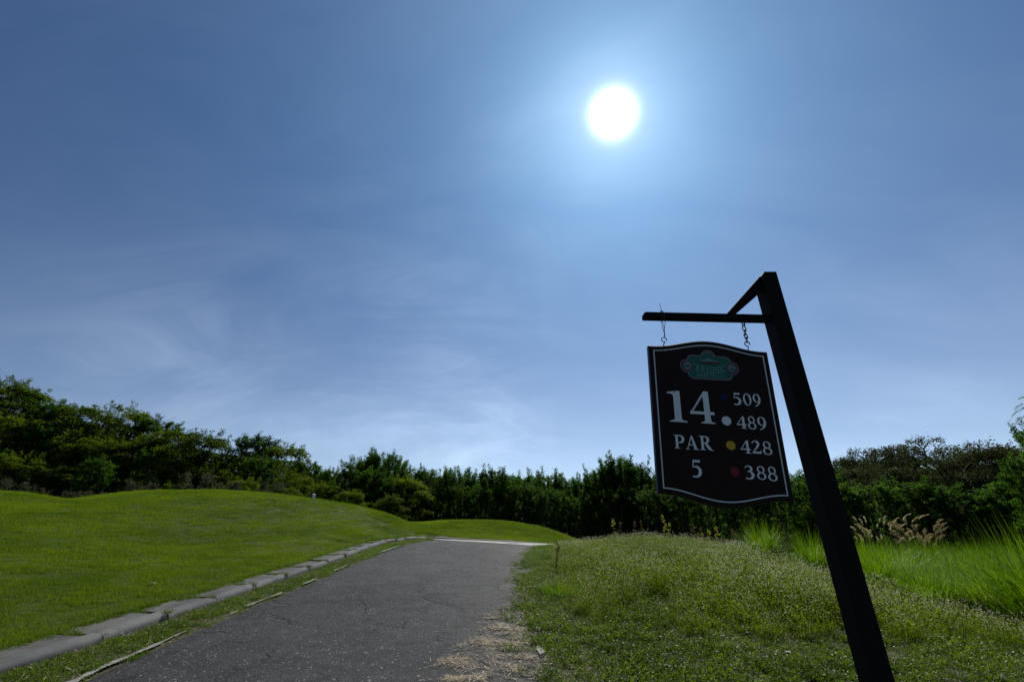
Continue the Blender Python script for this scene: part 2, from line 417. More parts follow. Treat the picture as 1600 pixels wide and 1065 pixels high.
M['logo_grey'] = mk_paint('logo_grey', (0.24, 0.22, 0.22), 0.5, 0.2, 30, 0.2)
M['logo_maroon'] = mk_paint('logo_maroon', (0.12, 0.035, 0.035), 0.5, 0.2, 30, 0.2)
M['steel'] = mk_paint('rusty_steel', (0.06, 0.05, 0.045), 0.45, 0.5, 60, 0.5, 0.7)
M['marker_white'] = mk_paint('marker_white_paint', (0.72, 0.72, 0.70), 0.5, 0.4, 20, 0.1)
M['litter'] = mk_paint('pale_dry_scrap', (0.45, 0.42, 0.38), 0.7, 0.2, 40, 0.3)
M['gravel'] = leaf_mat('gravel', (0.08, 0.08, 0.08), (0.36, 0.35, 0.33), (1, 1, 1), 0.0, 0.7, 0.3, 0.9, 3.0)

# ------------------------------------------------------------------ terrain
ROAD_L = np.array([(-6, -3.66), (4.58, -3.64), (6.0, -3.67), (7.5, -3.64), (9.4, -3.57), (11.2, -3.55), (13.5, -3.46), (15.2, -3.22), (16.6, -2.95), (17.6, -2.75)])
ROAD_R = np.array([(-6, 0.30), (4.58, 0.26), (6.0, 0.21), (7.5, 0.18), (9.4, 0.27), (11.2, 0.42), (13.5, 0.60), (15.2, 0.78), (16.6, 1.10), (17.6, 1.5)])
def road_l(Y): return np.interp(Y, ROAD_L[:, 0], ROAD_L[:, 1])
def road_r(Y): return np.interp(Y, ROAD_R[:, 0], ROAD_R[:, 1])
_ry = np.array([-40, -10, 3.0, 15.0, 16.0, 17.0, 18.0, 19.0, 20.0, 24, 60])
_rz = np.array([-0.9, -0.85, -0.139, 0.917, 0.995, 1.050, 1.075, 1.080, 1.075, 1.02, 0.8])
def road_z(X, Y):
    X = np.asarray(X, dtype=float); Y = np.asarray(Y, dtype=float)
    return np.interp(Y, _ry, _rz) - 0.042 * np.clip(X + 3.0, 0, 9) * smoothstep(Y, 11, 17.2)
KERB = np.array([(3.0, -4.55), (4.6, -4.44), (5.5, -4.31), (6.5, -4.30), (8.0, -4.20), (10, -4.10), (12, -4.04), (14, -4.06), (15.3, -4.0), (16.2, -3.68), (17.2, -3.32), (18.1, -3.02)])
def kerb_x(Y): return np.interp(Y, KERB[:, 0], KERB[:, 1])

ctrl = []
for Y in (-5, 0, 4, 6, 8, 10, 12, 14, 16, 18): 
    X = float(kerb_x(Y)) - 0.75; ctrl.append((X, Y, float(road_z(X, Y)) + 0.11))
# big lawn mound: measured crest
for px, py, Y in [(-150, 760, 18), (0, 768, 19), (60, 772, 20), (115, 781, 21.5), (160, 774, 21), (215, 768, 21), (280, 766, 21), (370, 768, 21), (430, 773, 21), (490, 780, 21), (560, 791, 21), (610, 806, 21), (640, 821, 21.5), (660, 833, 22)]:
    ctrl.append(at(px, py, Y))
for px, py, Y in [(0, 770, 16), (-100, 766, 15), (115, 790, 16.5), (115, 803, 13), (115, 784, 19.6), (95, 782, 20.5), (205, 782, 17.5), (280, 778, 17), (300, 852, 12.3), (430, 845, 12.8), (480, 835, 14.5)]:
    ctrl.append(at(px, py, Y))
ctrl += [(-8, 6.5, 0.62), (-10, 10, 1.15), (-15, 7, 1.15), (-22, 10, 1.9), (-30, 14, 2.6), (-20, 0, 0.4), (-40, 0, 1.0), (-40, 14, 2.6),
         (-6, 18.5, 1.75), (-8, 26, 1.9), (-14, 26.5, 2.2), (-20, 26.5, 2.2), (-28, 25, 2.1), (-38, 24, 2.2),
         (-14, 33, 2.4), (-20, 36, 4.2), (-30, 36, 6.3), (-41, 36, 8.3), (-52, 38, 9.5), (-30, 30, 4.0), (-42, 29, 5.2), (-10, 38, 1.6), (-30, 45, 7.5), (-50, 50, 10)]
# second, lower mound behind the bend of the path
for px, py, Y in [(668, 817, 28), (700, 814, 28), (760, 813.5, 28), (800, 816, 28), (850, 826, 28), (880, 837, 28), (908, 849, 28)]:
    ctrl.append(at(px, py, Y))
ctrl += [(-3.4, 34, 0.7), (0, 34, 0.5), (4, 33, 0.3), (-2.6, 20.2, 1.16), (-1.2, 20.2, 1.08), (0.2, 20.2, 1.02), (1.8, 20.2, 0.88), (3.2, 19.6, 0.74), (4.5, 21, 0.45), (6, 26, 0.3)]
ctrl += [(-2.8, 24, 1.45), (-0.5, 24, 1.45), (2, 24, 1.05)]
# weedy bank on the right (plants add 0.25 m)
for px, py, Y in [(880, 868, 10.5), (960, 853, 11), (1010, 853, 11), (1060, 855, 11), (1150, 868, 10.8), (1235, 893, 10), (1340, 925, 8.6), (1480, 968, 7.0), (1600, 1000, 6.2)]:
    ctrl.append(at(px, py, Y))
for Y in (-3, 0, 3, 5, 7, 9, 11, 13, 15, 17): 
    X = float(road_r(Y)) + 0.35; ctrl.append((X, Y, float(road_z(X, Y)) + 0.0))
ctrl += [(2.5, 4.6, 0.03), (4.5, 4.8, 0.06), (2.2, 7, 0.42), (4.2, 7.4, 0.42), (1.6, 8.6, 0.56), (3, 14, 0.62), (5, 14, 0.30), (4, 16.5, 0.45), (8, 8, 0.0), (9, 12, 0.0), (14, 8, -0.1), (12, 4, -0.1), (6, 3, -0.05), (3, 0, -0.3),
         (12, 0, -0.3), (30, 0, -0.4), (14, 20, -0.1), (25, 14, -0.2), (25, 30, 0.0), (36, 40, 0.2), (10, 34, 0.1), (12, 42, 0.0), (0, 45, 0.3), (50, 30, 0), (0, -10, -0.85), (20, -12, -0.8), (-20, -12, -0.4)]
ctrl = np.array(ctrl, dtype=float)


def tps_fit(P, z, lam=0.0015):
    n = len(P); d = np.linalg.norm(P[:, None, :] - P[None, :, :], axis=2)
    K = np.where(d > 0, d * d * np.log(d + 1e-12), 0) + lam * np.eye(n) * n
    Q = np.hstack([np.ones((n, 1)), P]); A = np.zeros((n + 3, n + 3)); A[:n, :n] = K; A[:n, n:] = Q; A[n:, :n] = Q.T
    return np.linalg.solve(A, np.concatenate([z, np.zeros(3)]))
_w = tps_fit(ctrl[:, :2], ctrl[:, 2])


def tps(X, Y):
    X = np.asarray(X, dtype=float); Y = np.asarray(Y, dtype=float); sh = X.shape
    x = X.ravel(); y = Y.ravel(); out = np.empty(len(x)); P = ctrl[:, :2]; n = len(P)
    for s in range(0, len(x), 20000):
        a = np.stack([x[s:s + 20000], y[s:s + 20000]], 1); d2 = ((a[:, None, :] - P[None]) ** 2).sum(2)
        K = 0.5 * d2 * np.log(d2 + 1e-12)
        out[s:s + 20000] = K @ _w[:n] + _w[n] + a @ _w[n + 1:]
    return out.reshape(sh)


def terrain(X, Y):
    X = np.asarray(X, dtype=float); Y = np.asarray(Y, dtype=float)
    xc = np.clip(X, -55, 52); yc = np.clip(Y, -12, 50)
    z = tps(xc, yc)
    away = np.hypot(X - xc, Y - yc); z = z + (0.2 - z) * smoothstep(away, 5, 90)
    rl = road_l(Y); rr = road_r(Y); kx = kerb_x(Y)
    rz = road_z(X, Y) - 0.015
    inr = (Y < 20.0)
    # lateral blend around the road, verge and kerb
    dl = np.where(X < kx - 0.56, (kx - 0.56) - X, 0); dr = np.where(X > rr + 0.1, X - (rr + 0.1), 0)
    wl = 1 - smoothstep(dl, 0.0, 0.7); wr = 1 - smoothstep(dr, 0.0, 0.9)
    far = 1 - smoothstep(Y, 18.6, 19.9)
    w = wl * wr * far
    kb = smoothstep(kx - X, 0.38, 0.56) * 0.085          # ground behind the kerb stands higher
    verge = smoothstep(rl - X, 0.0, 0.15) * 0.012 + smoothstep(X - rr, -0.05, 0.15) * 0.016
    return z * (1 - w) + (rz + kb + verge) * w


def tz(x, y): return float(terrain(np.array([x]), np.array([y]))[0])


def lines(*segs):
    out = []
    for a, b, st in segs: out += list(np.arange(a, b, st))
    out.append(segs[-1][1]); return np.array(sorted(set(np.round(out, 4))))
gx = lines((-900, -200, 100), (-200, -60, 20), (-60, -26, 1.5), (-26, -5.4, 0.3), (-5.4, -3.4, 0.08), (-3.4, -0.2, 0.3), (-0.2, 1.6, 0.1), (1.6, 12, 0.3), (12, 60, 2), (60, 200, 20), (200, 900, 100))
gy = lines((-300, -20, 40), (-20, 2, 1.0), (2, 21, 0.22), (21, 40, 0.6), (40, 70, 2.5), (70, 200, 15), (200, 1500, 130))
GX, GY = np.meshgrid(gx, gy); GZ = terrain(GX, GY)
GZ = GZ + (fbm(GX * 1.3, GY * 1.3, 3) - 0.5) * 0.05 * (1 - ((GX > road_l(GY) - 0.1) & (GX < road_r(GY) + 0.2) & (GY < 20)))
nx, ny = len(gx), len(gy)
idx = np.arange(nx * ny).reshape(ny, nx)
quads = np.stack([idx[:-1, :-1], idx[:-1, 1:], idx[1:, 1:], idx[1:, :-1]], -1).reshape(-1, 4)
lawn_mask = ((GX < kerb_x(GY) - 0.25) | ((GY > 20.0) & (GX < 5.0))) & (GY < np.where(GX < -4.5, 23.5, 30.5)) & (GY > -5)
lawn = np.where(lawn_mask, 1.0, 0.0)
lawn = np.where(lawn_mask & (GX < -8) & (GY > 25), 0.15, lawn)
me = mesh_np('ground', np.stack([GX, GY, GZ], -1).reshape(-1, 3), quads, M['ground'], smooth=True, attrs={'lawn': lawn.ravel()})
tag(link('ground', me), kind='structure')


def gz(X, Y):
    """height of the built ground incl. its fine unevenness"""
    X = np.asarray(X, dtype=float); Y = np.asarray(Y, dtype=float)
    return terrain(X, Y) + (fbm(X * 1.3, Y * 1.3, 3) - 0.5) * 0.05 * (1 - ((X > road_l(Y) - 0.1) & (X < road_r(Y) + 0.2) & (Y < 20)))


# ------------------------------------------------------------------ road
ys = np.arange(-6, 17.61, 0.12); us = np.linspace(0, 1, 26)
Yg = np.repeat(ys[:, None], len(us), 1)
endw = np.interp(Yg, [-6, 16.4, 17.6], [0, 0, 1])
Lx = road_l(Yg) + (fbm(Yg * 2.2, Yg * 0 + 3, 5) - 0.5) * 0.08; Rx = road_r(Yg) + (fbm(Yg * 1.6, Yg * 0, 9, 4) - 0.5) * 0.45
Xg = Lx + (Rx - Lx) * us[None, :]
Yw = Yg - 0.0
Zg = road_z(Xg, Yw) + 0.006 + (fbm(Xg * 0.8, Yw * 1.5, 21) - 0.5) * 0.035 * smoothstep(us[None, :] * (1 - us[None, :]), 0.0, 0.06)
Zg[:, 0] -= 0.03; Zg[:, -1] -= 0.03
ii = np.arange(Xg.size).reshape(Xg.shape)
q = np.stack([ii[:-1, :-1], ii[:-1, 1:], ii[1:, 1:], ii[1:, :-1]], -1).reshape(-1, 4)
me = mesh_np('road', np.stack([Xg, Yw, Zg], -1).reshape(-1, 3), q, M['asphalt'], smooth=True)
tag(link('road', me), kind='structure')

# concrete path that bends to the right beyond the asphalt
cp = [(-2.85, 17.35, 18.35), (-2.2, 17.2, 18.7), (-1.2, 17.0, 18.95), (-0.2, 16.7, 19.1), (0.8, 16.4, 19.2), (1.6, 16.3, 19.2), (2.6, 16.6, 19.3), (4.0, 17.2, 20.2), (6.0, 18.6, 22.0), (8, 20.6, 24.2)]
vs = []
for x, y0, y1 in cp:
    for k in range(6):
        y = y0 + (y1 - y0) * k / 5; vs.append((x, y, float(max(road_z(x, y), 0)) + 0.012 if y < 19.4 and x < 3 else tz(x, y) + 0.03))
fs = [(i * 6 + k, (i + 1) * 6 + k, (i + 1) * 6 + k + 1, i * 6 + k + 1) for i in range(len(cp) - 1) for k in range(5)]
tag(link('path', mesh_np('path', vs, fs, M['path'], smooth=True)), kind='structure')

# worn pale line along the left edge of the asphalt
mbl = MB()
for a, b, w in [(4.0, 6.02, 0.032), (6.75, 6.95, 0.03), (7.15, 8.15, 0.028), (8.7, 9.3, 0.026), (10.1, 10.9, 0.026), (13.1, 14.8, 0.032)]:
    yy = np.arange(a, b + 0.01, 0.06); n = len(yy)
    vv = []
    for i, y in enumerate(yy):
        e = min(i, n - 1 - i) / 3.0; ww = w * min(1, 0.3 + e) * (0.3 + 1.5 * float(vnoise(y * 11, 0, 2)))
        x = float(road_l(y)) + (float(fbm(np.array(y * 2.2), np.array(3.0), 5)) - 0.5) * 0.08 - 0.02
        for s in (-1, 1): vv.append((x + s * ww, y, float(road_z(x, y)) + 0.016))
    mbl.add(vv, [(2 * i, 2 * i + 1, 2 * i + 3, 2 * i + 2) for i in range(n - 1)])
tag(mbl.build('edge_line', M['marking']), kind='structure')
# two remains of a concrete edging on the right side
mbr = MB()
for px, py, Y, l, w in [(841, 985, 6.2, 0.30, 0.035), (846, 1022, 5.35, 0.22, 0.045)]:
    x = at(px, py, Y)[0]; z = float(road_z(x, Y))
    pts = []
    for k in range(12):
        t = 2 * math.pi * k / 12; r = 1 + rnd.uniform(-0.25, 0.25); pts.append((x + math.cos(t) * w * r, Y + math.sin(t) * l * r))
    mbr.add([(p[0], p[1], z - 0.02) for p in pts] + [(p[0] * 0.97 + x * 0.03, p[1], z + 0.016 + rnd.uniform(-.004, .004)) for p in pts],
            [tuple(range(12, 24))] + [(i, (i + 1) % 12, 12 + (i + 1) % 12, 12 + i) for i in range(12)])
tag(mbr.build('broken_edging', M['path']), kind='structure')

# ------------------------------------------------------------------ kerb: rounded stones in front, flat slabs behind
kerb = empty('kerb', (-4.3, 5, 0)); tag(kerb, kind='structure')
def kerb_run(path, zf, joints, slab_gaps, hgt=0.095, slabs=True, sw=0.38):
    cum = [0.0]
    for a, b in zip(path[:-1], path[1:]): cum.append(cum[-1] + math.dist(a, b))
    def P(s):
        s = min(max(s, 0), cum[-1] - 1e-6)
        for i in range(len(cum) - 1):
            if s <= cum[i + 1]:
                t = (s - cum[i]) / (cum[i + 1] - cum[i]); a, b = path[i], path[i + 1]
                d = Vector((b[0] - a[0], b[1] - a[1], 0)).normalized()
                return Vector((a[0] + (b[0] - a[0]) * t, a[1] + (b[1] - a[1]) * t, 0)), d
    out = []
    for k in range(len(joints) - 1):
        s0, s1 = joints[k] + 0.014, joints[k + 1] - 0.014
        if s1 <= s0: continue
        dz = rnd.uniform(-0.012, 0.012); off = rnd.uniform(-0.008, 0.008); tilt = rnd.uniform(-0.01, 0.01)
        # section (n = away from the road, z up): rounded nose
        sec = [(0.0, -0.10), (0.0, 0.02)] + [(0.10 * (1 - math.cos(math.radians(a_))), 0.02 + (hgt - 0.02) * math.sin(math.radians(a_))) for a_ in (14, 28, 42, 56, 70, 82)] + [(0.105, hgt), (0.122, hgt + 0.001), (0.13, hgt - 0.006), (0.132, -0.10)]
        mb = MB(); ns = 5; vv = []
        for i in range(ns):
            t = i / (ns - 1); p, d = P(s0 + (s1 - s0) * t); nrm = Vector((-d.y, d.x, 0))
            e = 0.93 if i in (0, ns - 1) else 1.0
            for (n_, z_) in sec:
                q_ = p + nrm * (n_ * (1 if z_ < 0 else 1) + off + (1 - e) * 0.05)
                vv.append((q_.x, q_.y, zf(p.x, p.y) + z_ * e + dz + tilt * (t - 0.5)))
        m_ = len(sec)
        ff = [(i * m_ + j, i * m_ + (j + 1) % m_, (i + 1) * m_ + (j + 1) % m_, (i + 1) * m_ + j)[::-1] for i in range(ns - 1) for j in range(m_)]
        ff += [tuple(range(m_)), tuple((ns - 1) * m_ + j for j in range(m_ - 1, -1, -1))]
        mb.add(vv, ff); o = mb.build('kerb_stone', M['kerb'], smooth=True); o.data.set_sharp_from_angle(angle=math.radians(40)); out.append(o)
        if slabs and k not in slab_gaps:
            mb = MB(); vv = []; a0 = s0 + rnd.uniform(0.0, 0.06); a1 = s1 - rnd.uniform(0.02, 0.12); dz2 = dz - rnd.uniform(0.0, 0.008); ns = 6
            for i in range(ns):
                t = i / (ns - 1); p, d = P(a0 + (a1 - a0) * t); nrm = Vector((-d.y, d.x, 0))
                wv_ = sw * (0.85 + 0.25 * float(vnoise(s0 * 3 + t * 4, 5.0, 8))) * (0.8 if i == ns - 1 else 1)
                for n_, z_ in ((0.147, -0.1), (0.147, hgt - 0.016), (0.142 + wv_, hgt - 0.006 + rnd.uniform(-.006, .005)), (0.142 + wv_, -0.1)):
                    q_ = p + nrm * (n_ + off); vv.append((q_.x, q_.y, zf(p.x, p.y) + z_ + dz2 + tilt * (t - .5)))
            ff = [(i * 4 + j, i * 4 + (j + 1) % 4, (i + 1) * 4 + (j + 1) % 4, (i + 1) * 4 + j)[::-1] for i in range(ns - 1) for j in range(4)]
            ff += [(0, 1, 2, 3), tuple((ns - 1) * 4 + j for j in (3, 2, 1, 0))]
            mb.add(vv, ff); out.append(mb.build('kerb_slab', M['slab']))
    for o in out:
        o.parent = kerb; o.matrix_parent_inverse = Matrix.Translation(-Vector((-4.3, 5, 0)))
    return out
kp = [(float(x), float(y)) for y, x in KERB]
L = sum(math.dist(a, b) for a, b in zip(kp[:-1], kp[1:]))
# joints placed where the photograph shows them (distance along the kerb from Y = 3)
jy = [3.0, 4.62, 5.60, 6.52, 7.42, 8.35, 9.3, 10.2, 11.1, 12.1, 13.0, 14.0, 14.95, 15.5, 16.0, 16.55, 17.3, 18.0]
def s_of(y):
    s = 0
    for a, b in zip(kp[:-1], kp[1:]):
        if y >= b[1]: s += math.dist(a, b)
        elif y > a[1]: s += math.dist(a, b) * (y - a[1]) / (b[1] - a[1])
    return s
kerb_run(kp, lambda x, y: float(road_z(x, y)), [s_of(y) for y in jy], set())
k2 = [(-2.95, 18.75), (-2.3, 19.25), (-1.4, 19.55), (-0.5, 19.7), (0.2, 19.75)]
kerb_run(k2, lambda x, y: float(road_z(x, y)) - 0.02, [0, 0.85, 1.75, 2.6, 3.35], set(), 0.10, False)


# ------------------------------------------------------------------ sign post
SX, SY = 1.0, 2.4
post = empty('sign_post', (1.60, 2.41, tz(1.60, 2.41)))
tag(post, 'tall black square post with side arm and diagonal brace, holding the hole sign', 'sign post')
def child(o, root):
    o.parent = root; o.matrix_parent_inverse = root.matrix_basis.inverted() if False else Matrix.Translation(-root.location)
    return o
def bevel(o, w=0.003, seg=2):
    m = o.modifiers.new('bevel', 'BEVEL'); m.width = w; m.segments = seg; m.limit_method = 'ANGLE'; return o
s_ = 0.0976; yf = 2.36; yb = yf + s_
zt = EYE + 1.507
# leaning by half a degree: x of the front right corner
xr_top, xr_bot = 1.633, 1.655
zb = post.location.z - 0.25
def pxr(z): return xr_top + (xr_bot - xr_top) * (zt - z) / (zt - 0.45)
mb = MB()
ch = 0.030
xt = pxr(zt); xb_ = pxr(zb)
poly = [(xb_ - s_, zb), (xb_, zb), (xt, zt), (xt - s_ + ch, zt), (xt - s_, zt - ch * 1.15)]
mb.prism([(x, z) for x, z in poly], yf, yb)
child(bevel(mb.build('post', M['post'])), post)
# arm
mb = MB()
x0, x1 = 0.785, pxr(EYE + 1.2) - s_ + 0.004
za, zb2 = EYE + 1.236, EYE + 1.2175
ah = 0.037
mb.prism([(x0, za - ah), (x1, zb2 - ah), (x1, zb2), (x0 + 0.012, za), (x0, za - 0.010)], 2.376, 2.424)
child(bevel(mb.build('arm', M['post']), 0.002), post)
# brace
mb = MB()
mb.prism([(1.281, EYE + 1.226), (1.335, EYE + 1.2245), (pxr(zt) - s_ + 0.004, EYE + 1.392), (pxr(zt) - s_ + 0.004, EYE + 1.455), (pxr(zt) - s_ + ch * 0.7, EYE + 1.484), (pxr(zt) - s_ + ch * 0.2, EYE + 1.490)], 2.381, 2.419)
child(bevel(mb.build('brace', M['post']), 0.0015), post)
mb = MB()
mb.prism([(pxr(zt) - s_ - 0.008, zt - ch * 1.25), (pxr(zt) - s_ - 0.003, zt - ch * 1.4), (pxr(zt) - s_ + ch * 1.15, zt - 0.001), (pxr(zt) - s_ + ch, zt + 0.005)], yf + 0.004, yb - 0.004)
child(mb.build('post_cap', M['post']), post)

# ------------------------------------------------------------------ sign board
BC = Vector((1.104, 2.40, EYE + 0.594)); BR = math.radians(-3.45)
BW, BH, BT = 0.680, 0.815, 0.032
sign = empty('hole_sign', BC, (0, -BR, 0))
tag(sign, 'dark brown hanging hole sign with white numbers 14, PAR 5 and four distances', 'sign')
def tolocal(px, py, Yp=BC.y - BT / 2):
    x, y, z = at(px, py, Yp); dx, dz = x - BC.x, z - BC.z
    c, s = math.cos(BR), math.sin(BR)
    return (dx * c + dz * s, -dx * s + dz * c)
def lens(u, half, rise):      # board's curved edge: flat shoulders and a raised middle
    t = min(1, abs(u) / half); return rise * (0.5 + 0.5 * math.cos(math.pi * min(1, t / 0.92))) + (0 if t < 1 else 0)
def board_outline(inset=0.0, n=28, rt=0.048, rb=0.050):
    w = BW / 2 - inset; h = BH / 2 - inset
    pts = []
    for i in range(n + 1):
        u = -w + 2 * w * i / n; pts.append((u, h + lens(u, BW / 2, rt)))
    for i in range(n + 1):
        u = w - 2 * w * i / n; pts.append((u, -h - lens(u, BW / 2, rb)))
    return pts
mb = MB(); ol = board_outline(0.0)
n = len(ol); y0, y1 = -BT / 2, BT / 2
# body with a slight chamfer
inn = board_outline(0.004)
vs = [(x, y0, z) for x, z in inn] + [(x, y0 + 0.004, z) for x, z in ol] + [(x, y1, z) for x, z in ol]
cidx = len(vs); 
fs = [tuple(range(n))[::1], tuple(range(3 * n - 1, 2 * n - 1, -1))]
ms = [0, 1]
for i in range(n):
    j = (i + 1) % n
    fs.append((i, n + i, n + j, j)); ms.append(1)
    fs.append((n + i, 2 * n + i, 2 * n + j, n + j)); ms.append(1)
me = mesh_np('board', vs, fs, [M['board'], M['board_edge']], mat_idx=ms)
link('board', me, sign)


def loopstrip(outer, inner, y, mb, yb=None):
    n = len(outer); vs = [(x, y, z) for x, z in outer] + [(x, y, z) for x, z in inner]
    mb.add(vs, [(i, (i + 1) % n, n + (i + 1) % n, n + i) for i in range(n)])
mb = MB(); loopstrip(board_outline(0.0255), board_outline(0.0325), y0 - 0.0006, mb)
mb.build('border_line', M['line'], sign)

# ---- lettering: modulated serif strokes, drawn as geometry on the board
LAYER = [0]
def catmull(P, n=8, closed=False):
    P = [np.array(p, dtype=float) for p in P]; out = []
    m = len(P); rngk = range(m if closed else m - 1)
    for i in rngk:
        p0 = P[(i - 1) % m] if (closed or i > 0) else P[0]; p1 = P[i]; p2 = P[(i + 1) % m]; p3 = P[(i + 2) % m] if (closed or i + 2 < m) else P[-1]
        for k in range(n):
            t = k / n; out.append(0.5 * ((2 * p1) + (-p0 + p2) * t + (2 * p0 - 5 * p1 + 4 * p2 - p3) * t * t + (-p0 + 3 * p1 - 3 * p2 + p3) * t ** 3))
    if not closed: out.append(P[-1])
    return out
def stroke(P, closed=False, n=8):
    Q = catmull(P, n, closed); m = len(Q); vs = []
    for i, q in enumerate(Q):
        a = Q[(i - 1) % m] if (closed or i > 0) else Q[0]; b = Q[(i + 1) % m] if (closed or i < m - 1) else Q[-1]
        d = b[:2] - a[:2]; d = d / (np.linalg.norm(d) + 1e-9); nn = np.array([-d[1], d[0]])
        w = max(q[2], 0.005) * 0.56; vs.append(tuple(q[:2] + nn * w)); vs.append(tuple(q[:2] - nn * w))
    fs = [(2 * i, 2 * i + 1, 2 * ((i + 1) % m) + 1, 2 * ((i + 1) % m)) for i in range(m if closed else m - 1)]
    return vs, fs
def ring(cx, cy, rx, ry, thick, thin, tilt=0.0, n=36):
    thick *= 1.12; thin *= 1.15
    vs = []
    for i in range(n):
        t = 2 * math.pi * i / n; vs.append((cx + rx * math.cos(t), cy + ry * math.sin(t)))
    for i in range(n):
        t = 2 * math.pi * i / n; x = (rx - thick) * math.cos(t); y = (ry - thin) * math.sin(t)
        c, s = math.cos(tilt), math.sin(tilt); vs.append((cx + x * c - y * s, cy + x * s + y * c))
    return vs, [(i, (i + 1) % n, n + (i + 1) % n, n + i) for i in range(n)]
def poly(*pts): return list(pts), [tuple(range(len(pts)))]
def disc(cx, cy, r, n=20): return [(cx + r * math.cos(2 * math.pi * i / n), cy + r * math.sin(2 * math.pi * i / n)) for i in range(n)], [tuple(range(n))]
def serif(x0, x1, y, up_=1, h=0.05, sx0=None, sx1=None):
    """bracketed foot (up_=1) or head (-1) serif from x0..x1 around a stem sx0..sx1"""
    return poly((x0, y), (x1, y), (x1, y + up_ * h * 0.7), (sx1 + 0.02, y + up_ * h * 1.7), (sx1, y + up_ * h * 3), (sx0, y + up_ * h * 3), (sx0 - 0.02, y + up_ * h * 1.7), (x0, y + up_ * h * 0.7))
G = {}    # glyphs in a box: height 1, width given
G['1'] = (0.60, [poly((0.20, 0.03), (0.42, 0.03), (0.42, 1.0), (0.36, 1.0), (0.20, 0.93)), poly((0.0, 0.95), (0.0, 0.91), (0.14, 0.90), (0.21, 0.84), (0.21, 0.96), (0.37, 1.0), (0.30, 1.0)), serif(0.03, 0.60, 0.0, 1, 0.04, 0.20, 0.42)])
G['4'] = (0.82, [poly((0.48, 0.03), (0.68, 0.03), (0.68, 1.0), (0.52, 1.0), (0.48, 0.95)), poly((0.52, 1.0), (0.60, 1.0), (0.12, 0.38), (0.0, 0.36), (0.0, 0.33)), poly((0.0, 0.27), (0.82, 0.27), (0.82, 0.36), (0.0, 0.36)), serif(0.34, 0.82, 0.0, 1, 0.035, 0.48, 0.68)])
G['0'] = (0.74, [ring(0.37, 0.5, 0.37, 0.51, 0.155, 0.055, 0.10)])
G['8'] = (0.72, [ring(0.36, 0.735, 0.295, 0.275, 0.115, 0.065, 0.5), ring(0.36, 0.26, 0.36, 0.275, 0.135, 0.06, -0.35)])
G['9'] = (0.74, [ring(0.345, 0.65, 0.345, 0.36, 0.15, 0.055, 0.05), stroke([(0.62, 0.62, 0.16), (0.60, 0.42, 0.15), (0.48, 0.20, 0.12), (0.28, 0.04, 0.075), (0.12, -0.02, 0.05)]), disc(0.63, 0.66, 0.06)])
G['5'] = (0.66, [poly((0.14, 0.86), (0.12, 1.0), (0.60, 1.0), (0.60, 0.86)), poly((0.12, 1.0), (0.18, 1.0), (0.14, 0.58), (0.07, 0.56)), stroke([(0.09, 0.56, 0.03), (0.28, 0.61, 0.09), (0.46, 0.54, 0.14), (0.565, 0.34, 0.18), (0.46, 0.11, 0.15), (0.25, 0.025, 0.08), (0.10, 0.05, 0.09), (0.06, 0.08, 0.10)])])
G['2'] = (0.74, [stroke([(0.07, 0.76, 0.10), (0.12, 0.88, 0.06), (0.30, 0.965, 0.07), (0.48, 0.90, 0.15), (0.545, 0.74, 0.17), (0.46, 0.54, 0.14), (0.28, 0.33, 0.09), (0.06, 0.09, 0.05)]), poly((0.0, 0.0), (0.68, 0.0), (0.74, 0.24), (0.68, 0.24), (0.60, 0.14), (0.12, 0.14), (0.0, 0.06))])
G['3'] = (0.68, [stroke([(0.05, 0.80, 0.05), (0.13, 0.92, 0.06), (0.30, 0.965, 0.07), (0.46, 0.89, 0.13), (0.51, 0.75, 0.15), (0.42, 0.60, 0.11), (0.22, 0.54, 0.05)]), stroke([(0.20, 0.56, 0.05), (0.42, 0.54, 0.12), (0.58, 0.32, 0.19), (0.47, 0.10, 0.15), (0.25, 0.025, 0.08), (0.10, 0.06, 0.10), (0.05, 0.10, 0.10)])])
G['P'] = (0.84, [poly((0.15, 0.03), (0.34, 0.03), (0.34, 0.97), (0.15, 0.97)), serif(0.02, 0.48, 0.0, 1, 0.035, 0.15, 0.34), serif(0.0, 0.36, 1.0, -1, 0.035, 0.15, 0.34), stroke([(0.30, 0.965, 0.07), (0.52, 0.96, 0.08), (0.70, 0.86, 0.16), (0.735, 0.70, 0.19), (0.66, 0.52, 0.15), (0.48, 0.44, 0.07), (0.33, 0.46, 0.06)])])
G['A'] = (1.02, [poly((0.10, 0.03), (0.17, 0.03), (0.50, 0.90), (0.46, 0.99)), poly((0.66, 0.03), (0.90, 0.03), (0.56, 1.02), (0.44, 0.98)), poly((0.26, 0.30), (0.70, 0.30), (0.68, 0.37), (0.28, 0.37)), serif(0.0, 0.32, 0.0, 1, 0.032, 0.10, 0.17), serif(0.56, 1.02, 0.0, 1, 0.032, 0.68, 0.88)])
G['R'] = (1.04, [poly((0.15, 0.03), (0.34, 0.03), (0.34, 0.97), (0.15, 0.97)), serif(0.02, 0.46, 0.0, 1, 0.035, 0.15, 0.34), serif(0.0, 0.36, 1.0, -1, 0.035, 0.15, 0.34), stroke([(0.30, 0.965, 0.07), (0.50, 0.96, 0.08), (0.66, 0.87, 0.15), (0.69, 0.73, 0.18), (0.62, 0.57, 0.14), (0.46, 0.49, 0.07), (0.33, 0.50, 0.06)]), stroke([(0.46, 0.50, 0.10), (0.62, 0.30, 0.19), (0.78, 0.10, 0.18), (0.92, 0.02, 0.06), (1.04, 0.0, 0.03)])])


